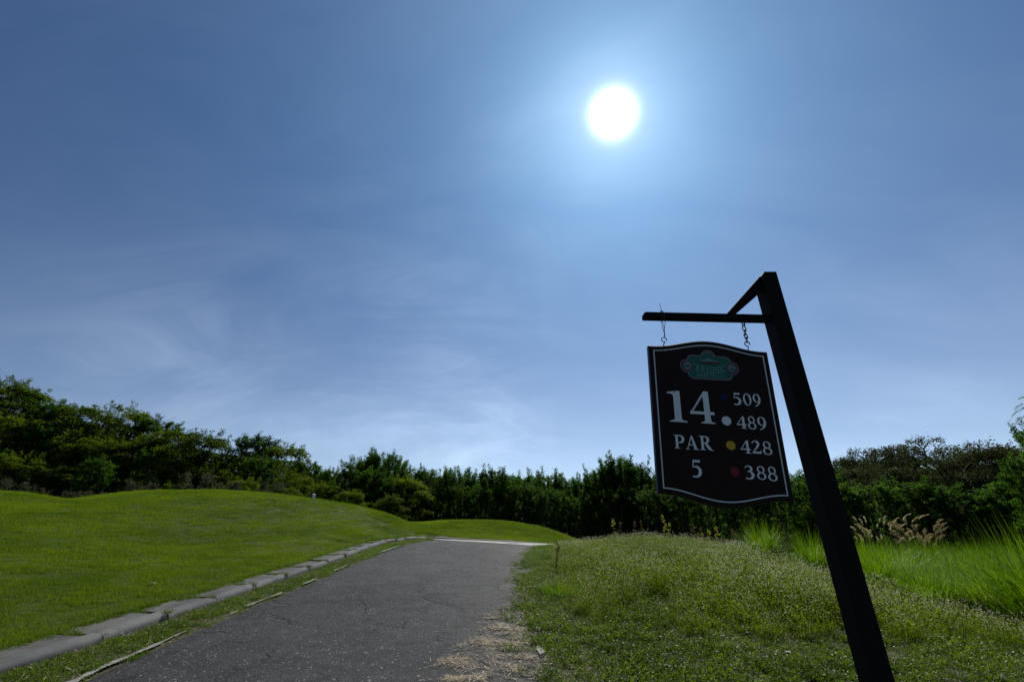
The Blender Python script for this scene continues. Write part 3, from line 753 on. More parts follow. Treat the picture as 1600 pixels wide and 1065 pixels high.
def glyph(mb, ch, u0, v0, u1, v1):
    """fit glyph into local box (baseline v0, top v1)"""
    wd, parts = G[ch]
    for vs, fs in parts:
        LAYER[0] += 1; y = y0 - 0.0008 - 0.00003 * (LAYER[0] % 9)
        mb.add([(u0 + (u1 - u0) * x / wd, y, v0 + (v1 - v0) * z) for x, z in vs], fs)
def gbox(x0, ya, x1, yb_, sc=5.605, ox=1020, oy=600):
    """glyph bounds measured in the photograph -> local box on the board"""
    xm = (x0 + x1) / 2; ym = (ya + yb_) / 2
    px = lambda x: ox + x / sc
    py = lambda y: oy + y / sc
    ul, _ = tolocal(px(x0), py(ym)); ur, _ = tolocal(px(x1), py(ym))
    _, vt = tolocal(px(xm), py(ya)); _, vb = tolocal(px(xm), py(yb_))
    return ul, vb, ur, vt
def word(name, label, items):
    mb = MB()
    for chh, box in items:
        u0_, v0_, u1_, v1_ = gbox(*box)
        sk = (v1_ - v0_) * 0.045
        glyph(mb, chh, u0_ + sk, v0_ + sk * .3, u1_ - sk * .6, v1_ - sk * .3)
    o = mb.build(name, M['letter'], sign); o['label'] = label; return o
word('hole_number', 'large white number 14', [('1', (118, 55, 300, 333)), ('4', (310, 58, 540, 345))])
word('par_text', 'white word PAR', [('P', (178, 443, 280, 563)), ('A', (280, 450, 403, 573)), ('R', (400, 452, 528, 578))])
word('par_number', 'white number 5 under the word PAR', [('5', (333, 660, 430, 815))])
word('distance_number', 'white number 509', [('5', (698, 75, 775, 182)), ('0', (785, 80, 865, 187)), ('9', (872, 85, 948, 193))])
word('distance_number', 'white number 489', [('4', (727, 280, 822, 388)), ('8', (825, 280, 905, 395)), ('9', (912, 285, 998, 397))])
word('distance_number', 'white number 428', [('4', (762, 490, 858, 606)), ('2', (860, 492, 950, 607)), ('8', (955, 500, 1045, 618))])
word('distance_number', 'white number 388', [('3', (800, 710, 890, 832)), ('8', (903, 715, 992, 835)), ('8', (1000, 720, 1090, 848))])
for lab, mt, cxp, cyp, r in [('dark blue tee dot', 'dot_blue', 620, 115, 36), ('white tee dot', 'letter', 645, 320, 43), ('yellow tee dot', 'dot_yellow', 683, 535, 41), ('dark red tee dot', 'dot_red', 718, 765, 42)]:
    u, v = tolocal(1020 + cxp / 5.605, 600 + cyp / 5.605); r_ = r / 5.605 / 205 * 0.672
    mb = MB(); a, b = disc(u, v, r_, 32 if mt not in ('dot_red',) else 9); mb.add([(x, y0 - 0.0008, z) for x, z in a], b)
    o = mb.build('tee_dot', M[mt], sign); o['label'] = lab

# ---- club emblem
eu0, ev0 = tolocal(1108.5, 574)
EW = (tolocal(1152, 574)[0] - tolocal(1065, 574)[0])      # full width incl. roundels
k_ = EW / 1000.0                                         # units of the emblem drawing: 1000 wide
def plaque(g):
    """plaque outline with rounded corners and a dome, grown by g"""
    pts = []
    w, h, r = 375 + g, 205 + g, 95 + g
    def arc(cx, cz, r, a0, a1, n=8):
        return [(cx + r * math.cos(math.radians(a0 + (a1 - a0) * i / n)), cz + r * math.sin(math.radians(a0 + (a1 - a0) * i / n))) for i in range(n + 1)]
    pts += arc(-w + r, h - r, r, 180, 90)
    pts += arc(-112 - g * 0.6, h + 18, 20, 250, 290, 3) + arc(0, h - 35, 110 + g, 150, 30, 12) + arc(112 + g * 0.6, h + 18, 20, 250, 290, 3)
    pts += arc(w - r, h - r, r, 90, 0)
    pts += arc(w - r, -h + r, r, 0, -90)
    pts += arc(-w + r, -h + r, r, -90, -180)
    return pts
emb_y = [y0 - 0.0008]
def emb(name, mat, shapes, label=None):
    many = name.startswith('emblem_roundel') or name == 'emblem_roof'
    mb = MB()
    for vs_, fs_ in shapes:
        emb_y[0] -= 0.00004
        mb.add([(eu0 + x * k_, emb_y[0], ev0 + z * k_) for x, z in vs_], fs_)
        if many: o = mb.build(name, M[mat], sign); mb = MB()
    if not many: o = mb.build(name, M[mat], sign)
    if label: o['label'] = label
    return o
P_ = lambda g: (plaque(g), [tuple(range(len(plaque(g))))])
def D_(cx, cz, r, n=28): return disc(cx, cz, r, n)
emb('emblem_rim', 'logo_grey', [P_(28), D_(-395, 10, 128), D_(395, 10, 128)], 'grey outer rim of the emblem')
emb('emblem_gap', 'board', [P_(17), D_(-395, 10, 115), D_(395, 10, 115)])
emb('emblem_line', 'logo_grey', [P_(9)])
emb('emblem_plaque', 'logo_green', [P_(0)], 'green plaque of the emblem')
emb('emblem_roundel', 'logo_maroon', [D_(-395, 10, 106), D_(395, 10, 106)])
emb('emblem_roundel_line', 'logo_grey', [D_(-395, 10, 92), D_(395, 10, 92)])
emb('emblem_roundel_inner', 'board', [D_(-395, 10, 84), D_(395, 10, 84)])
emb('emblem_roundel_picture', 'logo_grey', [D_(-395, 10, 70), D_(395, 10, 70)])
emb('emblem_roundel_hills', 'logo_green', [poly((-455, -20), (-335, -20), (-350, 5), (-368, 50), (-385, 15), (-400, 60), (-420, 10), (-440, 35)), poly((350, -25), (440, -35), (450, 0), (405, 20), (395, -5), (360, 15)), poly((360, 35), (430, 40), (425, 55), (370, 50))])
def band(z0, sag, th, x0, x1, n=14):
    vs_ = []
    for i in range(n + 1):
        x = x0 + (x1 - x0) * i / n; t = (x / 300.0) ** 2; z = z0 + sag * t
        vs_ += [(x, z - th / 2), (x, z + th / 2)]
    return vs_, [(2 * i, 2 * i + 2, 2 * i + 3, 2 * i + 1) for i in range(n)]
emb('emblem_roof', 'logo_pale', [poly((-190, 120), (190, 120), (150, 132), (-150, 132)), poly((-120, 145), (120, 145), (90, 155), (35, 158), (0, 182), (-35, 158), (-90, 155)), band(2, 60, 7, -290, 290), band(-108, 60, 7, -290, 290), poly((-100, -132), (100, -132), (95, -126), (-95, -126))])
emb('emblem_bar', 'logo_maroon', [poly((-230, 96), (-150, 72), (0, 62), (150, 72), (230, 96), (150, 104), (-150, 104))])


def textmesh(txt, size):
    cu = bpy.data.curves.new('txt', 'FONT'); cu.body = txt; cu.size = size; cu.align_x = 'CENTER'; cu.resolution_u = 3
    o = bpy.data.objects.new('txt', cu); COL.objects.link(o); bpy.context.view_layer.update()
    dg = bpy.context.evaluated_depsgraph_get(); me = bpy.data.meshes.new_from_object(o.evaluated_get(dg))
    vs_ = [tuple(v.co) for v in me.vertices]; fs_ = [tuple(p.vertices) for p in me.polygons]
    bpy.data.objects.remove(o); bpy.data.curves.remove(cu); bpy.data.meshes.remove(me); return vs_, fs_
for txt, size, x_s, z0, sag, nm, stp in [('RAYONG', 112, 0.92, -88, 50, 'emblem_name', 85), ('GREEN VALLEY', 66, 0.95, -182, 8, 'emblem_subtitle', 41)]:
    mb = MB(); m_ = len(txt)
    for i, ch_ in enumerate(txt):
        if ch_ == ' ': continue
        v_, f_ = textmesh(ch_, size); cx_ = (i - (m_ - 1) / 2) * stp
        mb.add([(eu0 + (cx_ + x * x_s) * k_, emb_y[0] - 0.0001, ev0 + (z0 + sag * (cx_ / 300.0) ** 2 + y) * k_) for x, y, z in v_], f_)
    o = mb.build(nm, M['logo_pale'], sign)

# ---- hangers
def P2w(u, v, dy=0.0):
    c, s = math.cos(BR), math.sin(BR); return Vector((BC.x + u * c - v * s, BC.y + dy, BC.z + u * s + v * c))
def torus_pts(c, rx, rz, ax='y', rot=0.0, n=14, gap=0.0):
    out = []
    for i in range(n if gap == 0 else n + 1):
        t = (2 * math.pi * i / n) if gap == 0 else (gap / 2 + (2 * math.pi - gap) * i / n)
        x, z = rx * math.sin(t), rz * math.cos(t)
        p = Vector((x * math.cos(rot) - z * math.sin(rot), 0, x * math.sin(rot) + z * math.cos(rot)))
        if ax == 'x': p = Vector((0, p.x, p.z))
        out.append(Vector(c) + p)
    return out
YH = 2.40
def W_(px, py, Y=YH): return Vector(at(px, py, Y))
# left: twisted wire on an open eye hook
wire = empty('hanging_wire', W_(1036, 538)); tag(wire, 'thin twisted wire and open hook holding the left side of the hole sign', 'wire')
mb = MB()
bar_b = EYE + 1.199
def tw(a, b, amp, ph, n=18, r=0.0017):
    pts = []
    for i in range(n + 1):
        t = i / n; p = a.lerp(b, t); w = amp * math.sin(math.pi * t)
        pts.append(p + Vector((math.cos(ph + t * 9) * w, math.sin(ph + t * 9) * w, 0)))
    mb.tube(pts, r, 5)
lowp = W_(1038.5, 524)
xL = W_(1034, 500).x
tw(Vector((xL - 0.006, 2.372, bar_b + 0.03)), lowp, 0.003, 0.3); tw(Vector((xL + 0.012, 2.372, bar_b + 0.03)), lowp + Vector((0.001, 0, 0)), 0.003, 2.0)
tw(Vector((xL + 0.004, 2.428, bar_b + 0.02)), lowp, 0.002, 4.0)
for dx in (-0.006, 0.0, 0.006):
    mb.tube([Vector((xL + dx, 2.3735, bar_b - 0.004)), Vector((xL + dx, 2.3735, bar_b + 0.042)), Vector((xL + dx + 0.002, 2.4265, bar_b + 0.042)), Vector((xL + dx + 0.002, 2.4265, bar_b - 0.002))], 0.0016, 5)
mb.tube([Vector((xL, 2.385, bar_b + 0.04)), Vector((xL + 0.001, 2.388, bar_b + 0.075)), Vector((xL - 0.0035, 2.39, bar_b + 0.098))], 0.0016, 5)
for k in range(5):
    mb.tube(torus_pts(lowp.lerp(W_(1037.5, 526.5), k / 5), 0.003, 0.0015, n=8), 0.001, 4, closed=True)
child(mb.build('wire', M['steel'], smooth=True), wire)
def eye_hook(root, px, py_c, ub):
    mb = MB(); c = W_(px, py_c); r = 0.0145
    pts = torus_pts(c, r, r, n=18, gap=0.9, rot=math.radians(-140))
    mb.tube(pts, 0.0029, 6)
    e = P2w(ub, BH / 2 + lens(ub, BW / 2, 0.048) - 0.01)
    mb.tube([pts[0], c + (e - c) * 0.55, e], 0.0029, 6)
    child(mb.build('eye_hook', M['steel'], smooth=True), root)
u_l = tolocal(1036, 538, 2.4)[0]
eye_hook(wire, 1037.5, 530.5, u_l)
# right: shackle and chain links
chain = empty('hanging_chain', W_(1168, 545)); tag(chain, 'short steel chain with links and hook holding the right side of the hole sign', 'chain')
mb = MB(); c = W_(1162, 509); c.z = EYE + 1.170
mb.tube(torus_pts(c, 0.009, 0.018, 'x'), 0.003, 6, closed=True); mb.tube(torus_pts(c + Vector((0.001, 0, -0.004)), 0.008, 0.015), 0.0028, 6, closed=True)
mb.tube([c + Vector((0, 0, 0.012)), c + Vector((0, 0, 0.045))], 0.0025, 6)
child(mb.build('shackle', M['steel'], smooth=True), chain)
p0 = W_(1162.6, 512.5); p1 = W_(1167, 533)
for i in range(4):
    mb = MB(); c = p0.lerp(p1, (i + 0.15) / 3.5)
    mb.tube(torus_pts(c, 0.0095 if i % 2 == 0 else 0.0075, 0.0175, 'y' if i % 2 == 0 else 'x', rot=math.radians(8)), 0.0029, 6, closed=True)
    child(mb.build('chain_link', M['steel'], smooth=True), chain)
u_r = tolocal(1169, 545, 2.4)[0]
eye_hook(chain, 1167.5, 537.0, u_r)


# ------------------------------------------------------------------ foliage builders
def rhombi(base, d, side, L_, W_h, fold=0.0):
    """leaf-shaped quads: arrays of base point, direction, side vector, length, half width"""
    n = len(base); tip = base + d * L_[:, None]; mid = base + d * (L_ * 0.45)[:, None]
    a = mid + side * W_h[:, None]; b = mid - side * W_h[:, None]
    v = np.stack([base, a, tip, b], 1).reshape(-1, 3); f = np.arange(4 * n).reshape(n, 4); return v, f


def unit(v): return v / (np.linalg.norm(v, axis=-1, keepdims=True) + 1e-9)


def leaves_on_shoots(r, origin, direc, length, per, L0, L1, aspect, droop, spread, updown=0.0):
    """leaves standing off thin shoots; origin,direc (n,3), length (n)"""
    n = len(origin); k = n * per; sidx = np.repeat(np.arange(n), per)
    t = r.random(k) ** 0.8
    p = origin[sidx] + direc[sidx] * (t * length[sidx])[:, None] + r.normal(0, spread, (k, 3))
    o = unit(r.normal(0, 1, (k, 3))); o = unit(o - direc[sidx] * (np.sum(o * direc[sidx], 1) * 0.8)[:, None])
    d = unit(o + direc[sidx] * r.uniform(-0.1, 0.8, (k, 1)) + np.array([0, 0, -1.0]) * r.uniform(0, droop, (k, 1)))
    s = unit(np.cross(d, r.normal(0, 1, (k, 3)) * np.array([0.35, 0.35, 1.0]) ))
    L_ = r.uniform(L0, L1, k); return rhombi(p, d, s, L_, L_ * aspect)


def limb(mb, p0, p1, r0, r1, bend=0.12, n=6, sides=6):
    d = p1 - p0; o = Vector((rnd.uniform(-1, 1), rnd.uniform(-1, 1), rnd.uniform(-.4, .4))) * d.length * bend
    pts = [p0 + d * (i / (n - 1)) + o * math.sin(math.pi * i / (n - 1)) for i in range(n)]
    mb.tube(pts, [r0 + (r1 - r0) * i / (n - 1) for i in range(n)], sides); return pts


def proto_tree(kind, seed, H=6.0):
    """returns (trunk mesh, crown mesh); base at origin, unit height H"""
    r = np.random.default_rng(seed); rnd.seed(seed)
    mb = MB()
    if kind == 'feather':
        R = 1.65; nst = 7; sh_o = []; sh_d = []; sh_l = []
        stems = []
        for i in range(nst):
            a = r.uniform(0, 2 * math.pi); rr_ = r.uniform(0.1, 0.5); b = Vector((math.cos(a) * rr_, math.sin(a) * rr_, -0.2))
            a2 = a + r.uniform(-.5, .5); t = Vector((math.cos(a2) * R * r.uniform(.25, .75), math.sin(a2) * R * r.uniform(.25, .75), H * r.uniform(0.74, 0.93)))
            stems.append(limb(mb, b, t, 0.07, 0.02, 0.05, 8))
        for st in stems:                      # side twigs
            for k in range(9):
                p = st[rnd.randrange(2, 8)]; a = rnd.uniform(0, 2 * math.pi); l = rnd.uniform(0.5, 1.2)
                q = p + Vector((math.cos(a) * l, math.sin(a) * l, rnd.uniform(0.2, 0.9))); limb(mb, p, q, 0.02, 0.008, 0.1, 3, 4)
        N = 190
        z = H * (0.05 + 0.87 * r.random(N) ** 0.85)
        prof = np.interp(z / H, [0, 0.15, 0.45, 0.75, 0.93, 1.0], [0.8, 1.0, 1.05, 0.85, 0.5, 0.2]) * R
        lump = 0.75 + 0.5 * r.random(N)
        a = r.uniform(0, 2 * math.pi, N); rad = prof * np.sqrt(r.uniform(0.25, 1.0, N)) * lump
        o = np.stack([np.cos(a) * rad, np.sin(a) * rad, z], 1)
        d = unit(np.stack([np.cos(a) * 0.7, np.sin(a) * 0.7, r.uniform(0.2, 1.3, N)], 1) + r.normal(0, 0.25, (N, 3)))
        l = r.uniform(0.35, 0.75, N)
        # upright leaders on top
        M_ = 22; a = r.uniform(0, 2 * math.pi, M_); rad = R * np.sqrt(r.random(M_)) * 0.8
        o2 = np.stack([np.cos(a) * rad, np.sin(a) * rad, H * (0.74 + 0.08 * r.random(M_) - 0.05 * rad)], 1)
        d2 = unit(np.stack([np.cos(a) * 0.15, np.sin(a) * 0.15, np.ones(M_)], 1) + r.normal(0, 0.1, (M_, 3))); l2 = r.uniform(0.6, 1.9, M_)
        v1, f1 = leaves_on_shoots(r, o, d, l, 80, 0.10, 0.20, 0.20, 0.8, 0.06)
        v2, f2 = leaves_on_shoots(r, o2, d2, l2, 190, 0.09, 0.19, 0.20, 0.5, 0.05)
        v = np.vstack([v1, v2]); f = np.vstack([f1, f2 + len(v1)]); lm = M['leaf_feather']
    elif kind == 'broad':
        R = 2.3; sh = []
        for i in range(6):
            a = r.uniform(0, 2 * math.pi); t = Vector((math.cos(a) * R * 0.5, math.sin(a) * R * .5, H * r.uniform(.6, .85))); st = limb(mb, Vector((0, 0, -0.3)), t, 0.09, 0.03, 0.1, 7)
            for k in range(6):
                p = st[rnd.randrange(2, 7)]; a3 = rnd.uniform(0, 6.28); limb(mb, p, p + Vector((math.cos(a3), math.sin(a3), .5)) * rnd.uniform(.5, 1.2), 0.025, .01, .1, 3, 4)
        N = 120
        z = H * (0.03 + 0.92 * r.random(N) ** 0.9); prof = np.interp(z / H, [0, 0.3, 0.7, 0.9, 1.0], [1.0, 1.1, 0.9, 0.6, 0.25]) * R
        a = r.uniform(0, 2 * math.pi, N); rad = prof * np.sqrt(r.uniform(0.3, 1.0, N)); o = np.stack([np.cos(a) * rad, np.sin(a) * rad, z], 1)
        per = 170; k = N * per; si = np.repeat(np.arange(N), per); cr = r.uniform(0.35, 0.75, N)[si]
        aa = r.uniform(0, 2 * math.pi, k); q = np.sqrt(r.random(k)) * cr
        off = np.stack([np.cos(aa) * q, np.sin(aa) * q, r.normal(0, 0.07, k) - 0.45 * q * q / cr], 1); p = o[si] + off
        d = unit(np.stack([np.cos(aa), np.sin(aa), r.uniform(-0.6, 0.3, k)], 1) + r.normal(0, .5, (k, 3)))
        s = unit(np.cross(d, np.array([0, 0, 1.0]) + r.normal(0, .35, (k, 3)))); L_ = r.uniform(0.09, 0.17, k)
        v, f = rhombi(p, d, s, L_, L_ * 0.30); lm = M['leaf_broad']
        M_ = 14; a = r.uniform(0, 6.28, M_); rad = R * .6 * np.sqrt(r.random(M_)); o2 = np.stack([np.cos(a) * rad, np.sin(a) * rad, H * (0.86 + .06 * r.random(M_))], 1)
        d2 = unit(np.stack([np.cos(a) * .3, np.sin(a) * .3, np.ones(M_)], 1)); v2, f2 = leaves_on_shoots(r, o2, d2, r.uniform(.4, .9, M_), 60, .08, .16, .26, .6, .04)
        f = np.vstack([f, f2 + len(v)]); v = np.vstack([v, v2])
    elif kind == 'shrub':
        R = 1.15 * H / 2.0
        for i in range(9):
            a = r.uniform(0, 6.28); limb(mb, Vector((0, 0, -0.1)), Vector((math.cos(a) * R * .7, math.sin(a) * R * .7, H * r.uniform(.5, .9))), 0.03, .01, .15, 5, 5)
        N = 70; z = H * r.random(N) ** 0.8 * 0.9; a = r.uniform(0, 6.28, N); rad = R * np.sqrt(r.uniform(.2, 1, N)) * np.interp(z / H, [0, .5, 1], [1.0, .95, .45])
        o = np.stack([np.cos(a) * rad, np.sin(a) * rad, z], 1); d = unit(np.stack([np.cos(a) * .6, np.sin(a) * .6, r.uniform(.2, 1, N)], 1))
        v, f = leaves_on_shoots(r, o, d, r.uniform(.2, .5, N), 60, .07, .15, .26, .7, .06); lm = M['leaf_shrub']
    else:  # rain tree: spreading umbrella crown with the limbs showing
        R = 7.5; tips = []
        def grow(p, d, l, rad, dep):
            q = p + d * l; limb(mb, p, q, rad, rad * 0.68, 0.10, 5, 6)
            if dep == 0: tips.append(q); return
            for c in range(3 if dep > 1 else 3):
                a = rnd.uniform(0, 6.28); nd = Vector((d.x + math.cos(a) * .75, d.y + math.sin(a) * .75, max(0.10, d.z * 0.62 + rnd.uniform(-.1, .22)))).normalized()
                grow(q, nd, l * rnd.uniform(.62, .82), rad * .62, dep - 1)
        mb.tube([(0, 0, -.3), (0.1, 0, 1.2), (0.05, 0.1, H * .30)], [.42, .34, .30], 10)
        for i in range(9):
            a = i * 1.047 + rnd.uniform(-.3, .3); up_ = rnd.uniform(.45, .8) if i < 6 else rnd.uniform(1.3, 2.4); grow(Vector((.05, .1, H * .29)), Vector((math.cos(a), math.sin(a), up_)).normalized(), H * .30, .15, 3)
        T = np.array([tuple(t) for t in tips]); T = T[r.permutation(len(T))]
        # keep tips under a shallow dome and refill it
        N = len(T); per = 150; k = N * per; si = np.repeat(np.arange(N), per); cr = r.uniform(.4, 1.0, N)[si]
        aa = r.uniform(0, 6.28, k); q = np.sqrt(r.random(k)) * cr
        p = T[si] + np.stack([np.cos(aa) * q, np.sin(aa) * q, r.normal(0.05, 0.17, k) - .2 * q], 1)
        d = unit(np.stack([np.cos(aa), np.sin(aa), r.uniform(-.9, .9, k)], 1)); s = unit(np.cross(d, r.normal(0, 1, (k, 3))))
        L_ = r.uniform(.11, .22, k); v, f = rhombi(p, d, s, L_, L_ * .24); lm = M['leaf_rain']
    return mb.mesh(kind + '_trunk', M['bark'], smooth=True), mesh_np(kind + '_crown', v, f, lm)


PROT = {'feather': [proto_tree('feather', 11 + i) for i in range(5)], 'broad': [proto_tree('broad', 31 + i, 5.0) for i in range(4)],
        'shrub': [proto_tree('shrub', 51 + i, 2.0) for i in range(3)], 'rain': [proto_tree('rain', 71 + i, 9.0) for i in range(2)]}
PH = {k_: float(np.mean([max(v.co.z for v in c_m.vertices) for _, c_m in PROT[k_]])) for k_ in PROT}
rnd.seed(99)
CROWNS = [c_m for _, c_m in PROT['feather']]


def plant_tree(name, kind, var, x, y, top=None, height=None, label='', cat='tree', group=None, wide=1.0, z=None, rotz=None):
    zg = (tz(x, y) if z is None else z) - 0.05
    h_ = height if height else max(1.2, top - zg)
    s = h_ / PH[kind]; tr, cr = PROT[kind][var % len(PROT[kind])]
    root = empty(name, (x, y, zg), (0, 0, rnd.uniform(0, 6.28) if rotz is None else rotz)); w = s * wide
    root.scale = (w, w, s)
    link('trunk', tr, root); link('crown', cr, root)
    tag(root, label, cat, group); return root


# skyline of the tree belt, measured in the photograph (pixel x, pixel y of the tree tops)
SKYL = np.array([(-200, 520), (0, 592), (60, 615), (100, 636), (160, 634), (200, 644), (230, 655), (262, 668), (300, 679), (345, 682), (380, 692), (405, 684), (440, 692), (490, 712), (520, 722), (560, 716), (602, 703), (625, 722), (655, 722), (690, 716), (740, 720), (800, 726), (850, 728), (900, 742), (950, 718), (985, 712), (1020, 742), (1100, 738), (1240, 716), (1300, 706), (1400, 700), (1500, 700), (1700, 690)])
slope_u = np.array([(a - 800) / fw(b) for a, b in SKYL]); slope_t = np.array([up(b) / fw(b) for a, b in SKYL])
def sky_t(u): return float(np.interp(u, slope_u, slope_t))
ORD = ['first', 'second', 'third', 'fourth', 'fifth', 'sixth', 'seventh', 'eighth', 'ninth', 'tenth', 'eleventh', 'twelfth', 'thirteenth', 'fourteenth', 'fifteenth', 'sixteenth', 'seventeenth', 'eighteenth', 'nineteenth', 'twentieth']
def place(k): return (ORD[k] if k < 20 else 'twenty-' + ORD[k - 20]) + ' from left'
# skyline row
sk = []
x = -46.0
while x < 13:
    y = 34 + rnd.uniform(-1.3, 1.3); sk.append((x, y)); x += rnd.uniform(1.9, 2.7) * (1.15 if x < -20 else 1.0)
hill = [p for p in sk if p[0] < -15.5]; mid = [p for p in sk if p[0] >= -15.5]
peaks = [(at(602, 700, 33.2)[0], 33.2, 696), (at(585, 700, 33.6)[0], 33.6, 706), (at(962, 710, 33)[0], 33.0, 704), (at(984, 710, 33.6)[0], 33.6, 712), (at(938, 715, 33.5)[0], 33.5, 722)]
for i, (x, y) in enumerate(hill):
    u = x / y; kind = 'broad' if (i % 3 != 1) else 'feather'
    plant_tree('hillside_tree', kind, i, x, y, top=EYE + y * (sky_t(u) + 0.012 + rnd.uniform(-.004, .010)), wide=1.3 if kind == 'broad' else 1.5,
               label='dark leafy tree on the hillside skyline, %s from the left edge' % ORD[min(i, 19)], group='trees on the left hillside')
for i, (x, y) in enumerate(mid):
    u = x / y
    plant_tree('tree_belt_tree', 'feather', i, x, y, top=EYE + y * (sky_t(u) * (1 + rnd.uniform(-.09, .06)) + 0.006), wide=1.0,
               label='feathery dark green tree of the belt skyline, %s' % place(i), group='trees of the belt behind the lawn')
for (x, y, py_), lb in zip(peaks, ['tallest pointed tree of the belt, right of the big lawn mound', 'tall tree just left of the tallest pointed one', 'tall twin topped tree in the belt, left of the hole sign', 'tall tree just right of the twin topped one, beside the hole sign', 'tree on the left shoulder of the twin topped one']):
    plant_tree('tree_belt_tree', 'feather', int(py_), x, y, top=EYE + y * up(py_) / fw(py_), wide=0.9, label=lb, group='trees of the belt behind the lawn')
# lower tiers in front: hillside
i = 0
for (y0r, y1r, fac, step, kinds) in [(30.5, 32, 0.80, 2.5, ['broad', 'feather', 'broad']), (27.6, 29.2, 0.58, 2.3, ['broad', 'broad', 'feather'])]:
    x = -44.0 + step * 0.4; tier_n = 0
    while x < -7:
        y = rnd.uniform(y0r, y1r); kind = kinds[i % 3]; tp = EYE + y * (sky_t(x / y) * fac + rnd.uniform(-.015, .015))
        if tp - tz(x, y) > 1.0:
            plant_tree('hillside_tree', kind, i + 1, x, y, top=tp, wide=1.15,
                       label='bushy tree of the hillside %s tier, %s' % ('middle' if fac > .7 else 'lowest', place(tier_n)), group='lower trees of the left hillside')
        tier_n += 1; x += rnd.uniform(.8, 1.2) * step; i += 1
x = -10.0; tier_n = 0
while x < 19:
    y = rnd.uniform(30.2, 31.5) + (1.5 if x < 6 else 0)
    plant_tree('tree_belt_tree', 'feather', i, x, y, top=EYE + y * sky_t(x / y) * rnd.uniform(.68, .84), wide=1.15,
               label='lower feathery tree in the front row of the belt, %s' % place(tier_n), group='lower trees of the belt')
    x += rnd.uniform(1.6, 2.4); i += 1; tier_n += 1
# second row behind closes the gaps
x = -40
while x < 44:
    y = rnd.uniform(38, 41) + (6 if x > 18 else 0)
    plant_tree('background_tree', 'feather', i, x, y, top=EYE + y * sky_t(x / y) * (rnd.uniform(.84, .93) if x < 18 else rnd.uniform(.72, .84)), wide=1.35 if x < 18 else 1.7,
               label='tree mostly hidden behind the front rows of the tree belt', group='rear trees of the belt')
    x += rnd.uniform(2.6, 3.4); i += 1
# shrubs at the foot
for (px, Y, h_, lab) in [(18, 25.5, 1.9, 'grey green shrub at the foot of the hillside, at the left edge'), (50, 25.8, 1.6, 'second grey green shrub from the left at the foot of the hillside'),
                         (112, 25.6, 1.35, 'dull brownish shrub in the dip between the two lawn mounds'), (150, 26.2, 1.3, 'low dull shrub right of the dip between the lawn mounds'),
                         (215, 25.5, 1.9, 'small shrub behind the crest of the big lawn mound, left part'), (300, 25.5, 2.1, 'reddish brown shrub behind the top of the big lawn mound'),
                         (352, 25.5, 1.7, 'small leafy shrub just right of the reddish one behind the mound'), (420, 25.5, 1.7, 'shrub behind the mound near the small white marker'), (-30, 25, 2.2, 'shrub at the extreme left at the foot of the hillside')]:
    xx = Y * (px - 800) / fw(772)
    plant_tree('shrub', 'shrub', int(px), xx, Y, height=h_, wide=1.0, label=lab, cat='shrub', group='shrubs at the foot of the trees')
# the right side: spreading trees, and a nearer feathery one cut by the frame
for (px, py, Y, var, wd, lab) in [(1440, 680, 41, 0, 1.12, 'large spreading umbrella tree with bare limbs showing, behind the plume grass'), (1330, 706, 44, 1, 0.95, 'flat topped spreading tree just right of the sign post'),
                                  (1392, 692, 43, 1, 1.0, 'dome shaped umbrella tree between the flat topped one and the largest one'),
                                  (1548, 694, 38, 1, 0.80, 'open spreading tree with gaps of sky, near the right edge')]:
    xx = Y * (px - 800) / fw(py); plant_tree('umbrella_tree', 'rain', var, xx, Y, top=EYE + Y * up(py) / fw(py), wide=wd, label=lab, group='umbrella trees on the right')
for j, (px, py, Y, wd) in enumerate([(1290, 752, 31, 1.3), (1350, 745, 30.5, 1.35), (1405, 742, 31, 1.4), (1460, 752, 30, 1.4), (1515, 765, 29, 1.4), (1560, 745, 27, 1.3), (1612, 735, 26, 1.4), (1250, 735, 32, 1.2)]):
    xx = Y * (px - 800) / fw(py); kind = 'feather'
    plant_tree('understorey_tree', kind, j, xx, Y, top=EYE + Y * up(py) / fw(py), wide=wd, label='dark bushy tree under the umbrella trees, %s from the sign post' % ORD[j if j < 7 else 0] if j < 7 else 'dark bushy tree between the hole sign and the post',
               group='bushy trees under the umbrella trees')
for j, (px, py, Y, lab) in enumerate([(1622, 648, 20, 'nearer feathery tree cut by the right edge of the photo'), (1595, 700, 24, 'smaller feathery tree at the right edge, below the taller one')]):
    xx = Y * (px - 800) / fw(py); plant_tree('feathery_tree', 'feather', j + 2, xx, Y, top=EYE + Y * up(py) / fw(py), wide=0.8, label=lab)
# branch with fern-like leaves reaching into the frame
def frond(mb, p, d, l, wl):
    d = d.normalized(); side = d.cross(Vector((0, 0, 1))).normalized(); n = 12; pts = []
    for i in range(n + 1):
        t = i / n; q = p + d * l * t + Vector((0, 0, -l * 0.35 * t * t)); pts.append(q)
        if i > 1:
            for s in (-1, 1):
                w = wl * math.sin(math.pi * min(1, t * 0.85 + .12)); e = q + side * s * w + d * w * .35 + Vector((0, 0, -w * .35)); a = d * 0.010
                mb.add([q - a, q + a, e + a * .9, e - a * .4], [(0, 1, 2, 3)], 1)
    mb.tube(pts, [0.004 * (1 - .7 * i / n) for i in range(n + 1)], 4)
br = MB(); b0 = Vector(at(1640, 628, 7.5)); b1 = Vector(at(1597, 637, 7.3))
br_root = empty('overhanging_branch', b0); tag(br_root, 'twig with fern like leaves reaching in at the right edge', 'branch')
twb = MB(); twb.tube([b0 + Vector((0.6, .2, -.1)), b0, b1], [0.02, .012, .006], 6)
child(twb.build('twig', M['bark'], smooth=True), br_root)
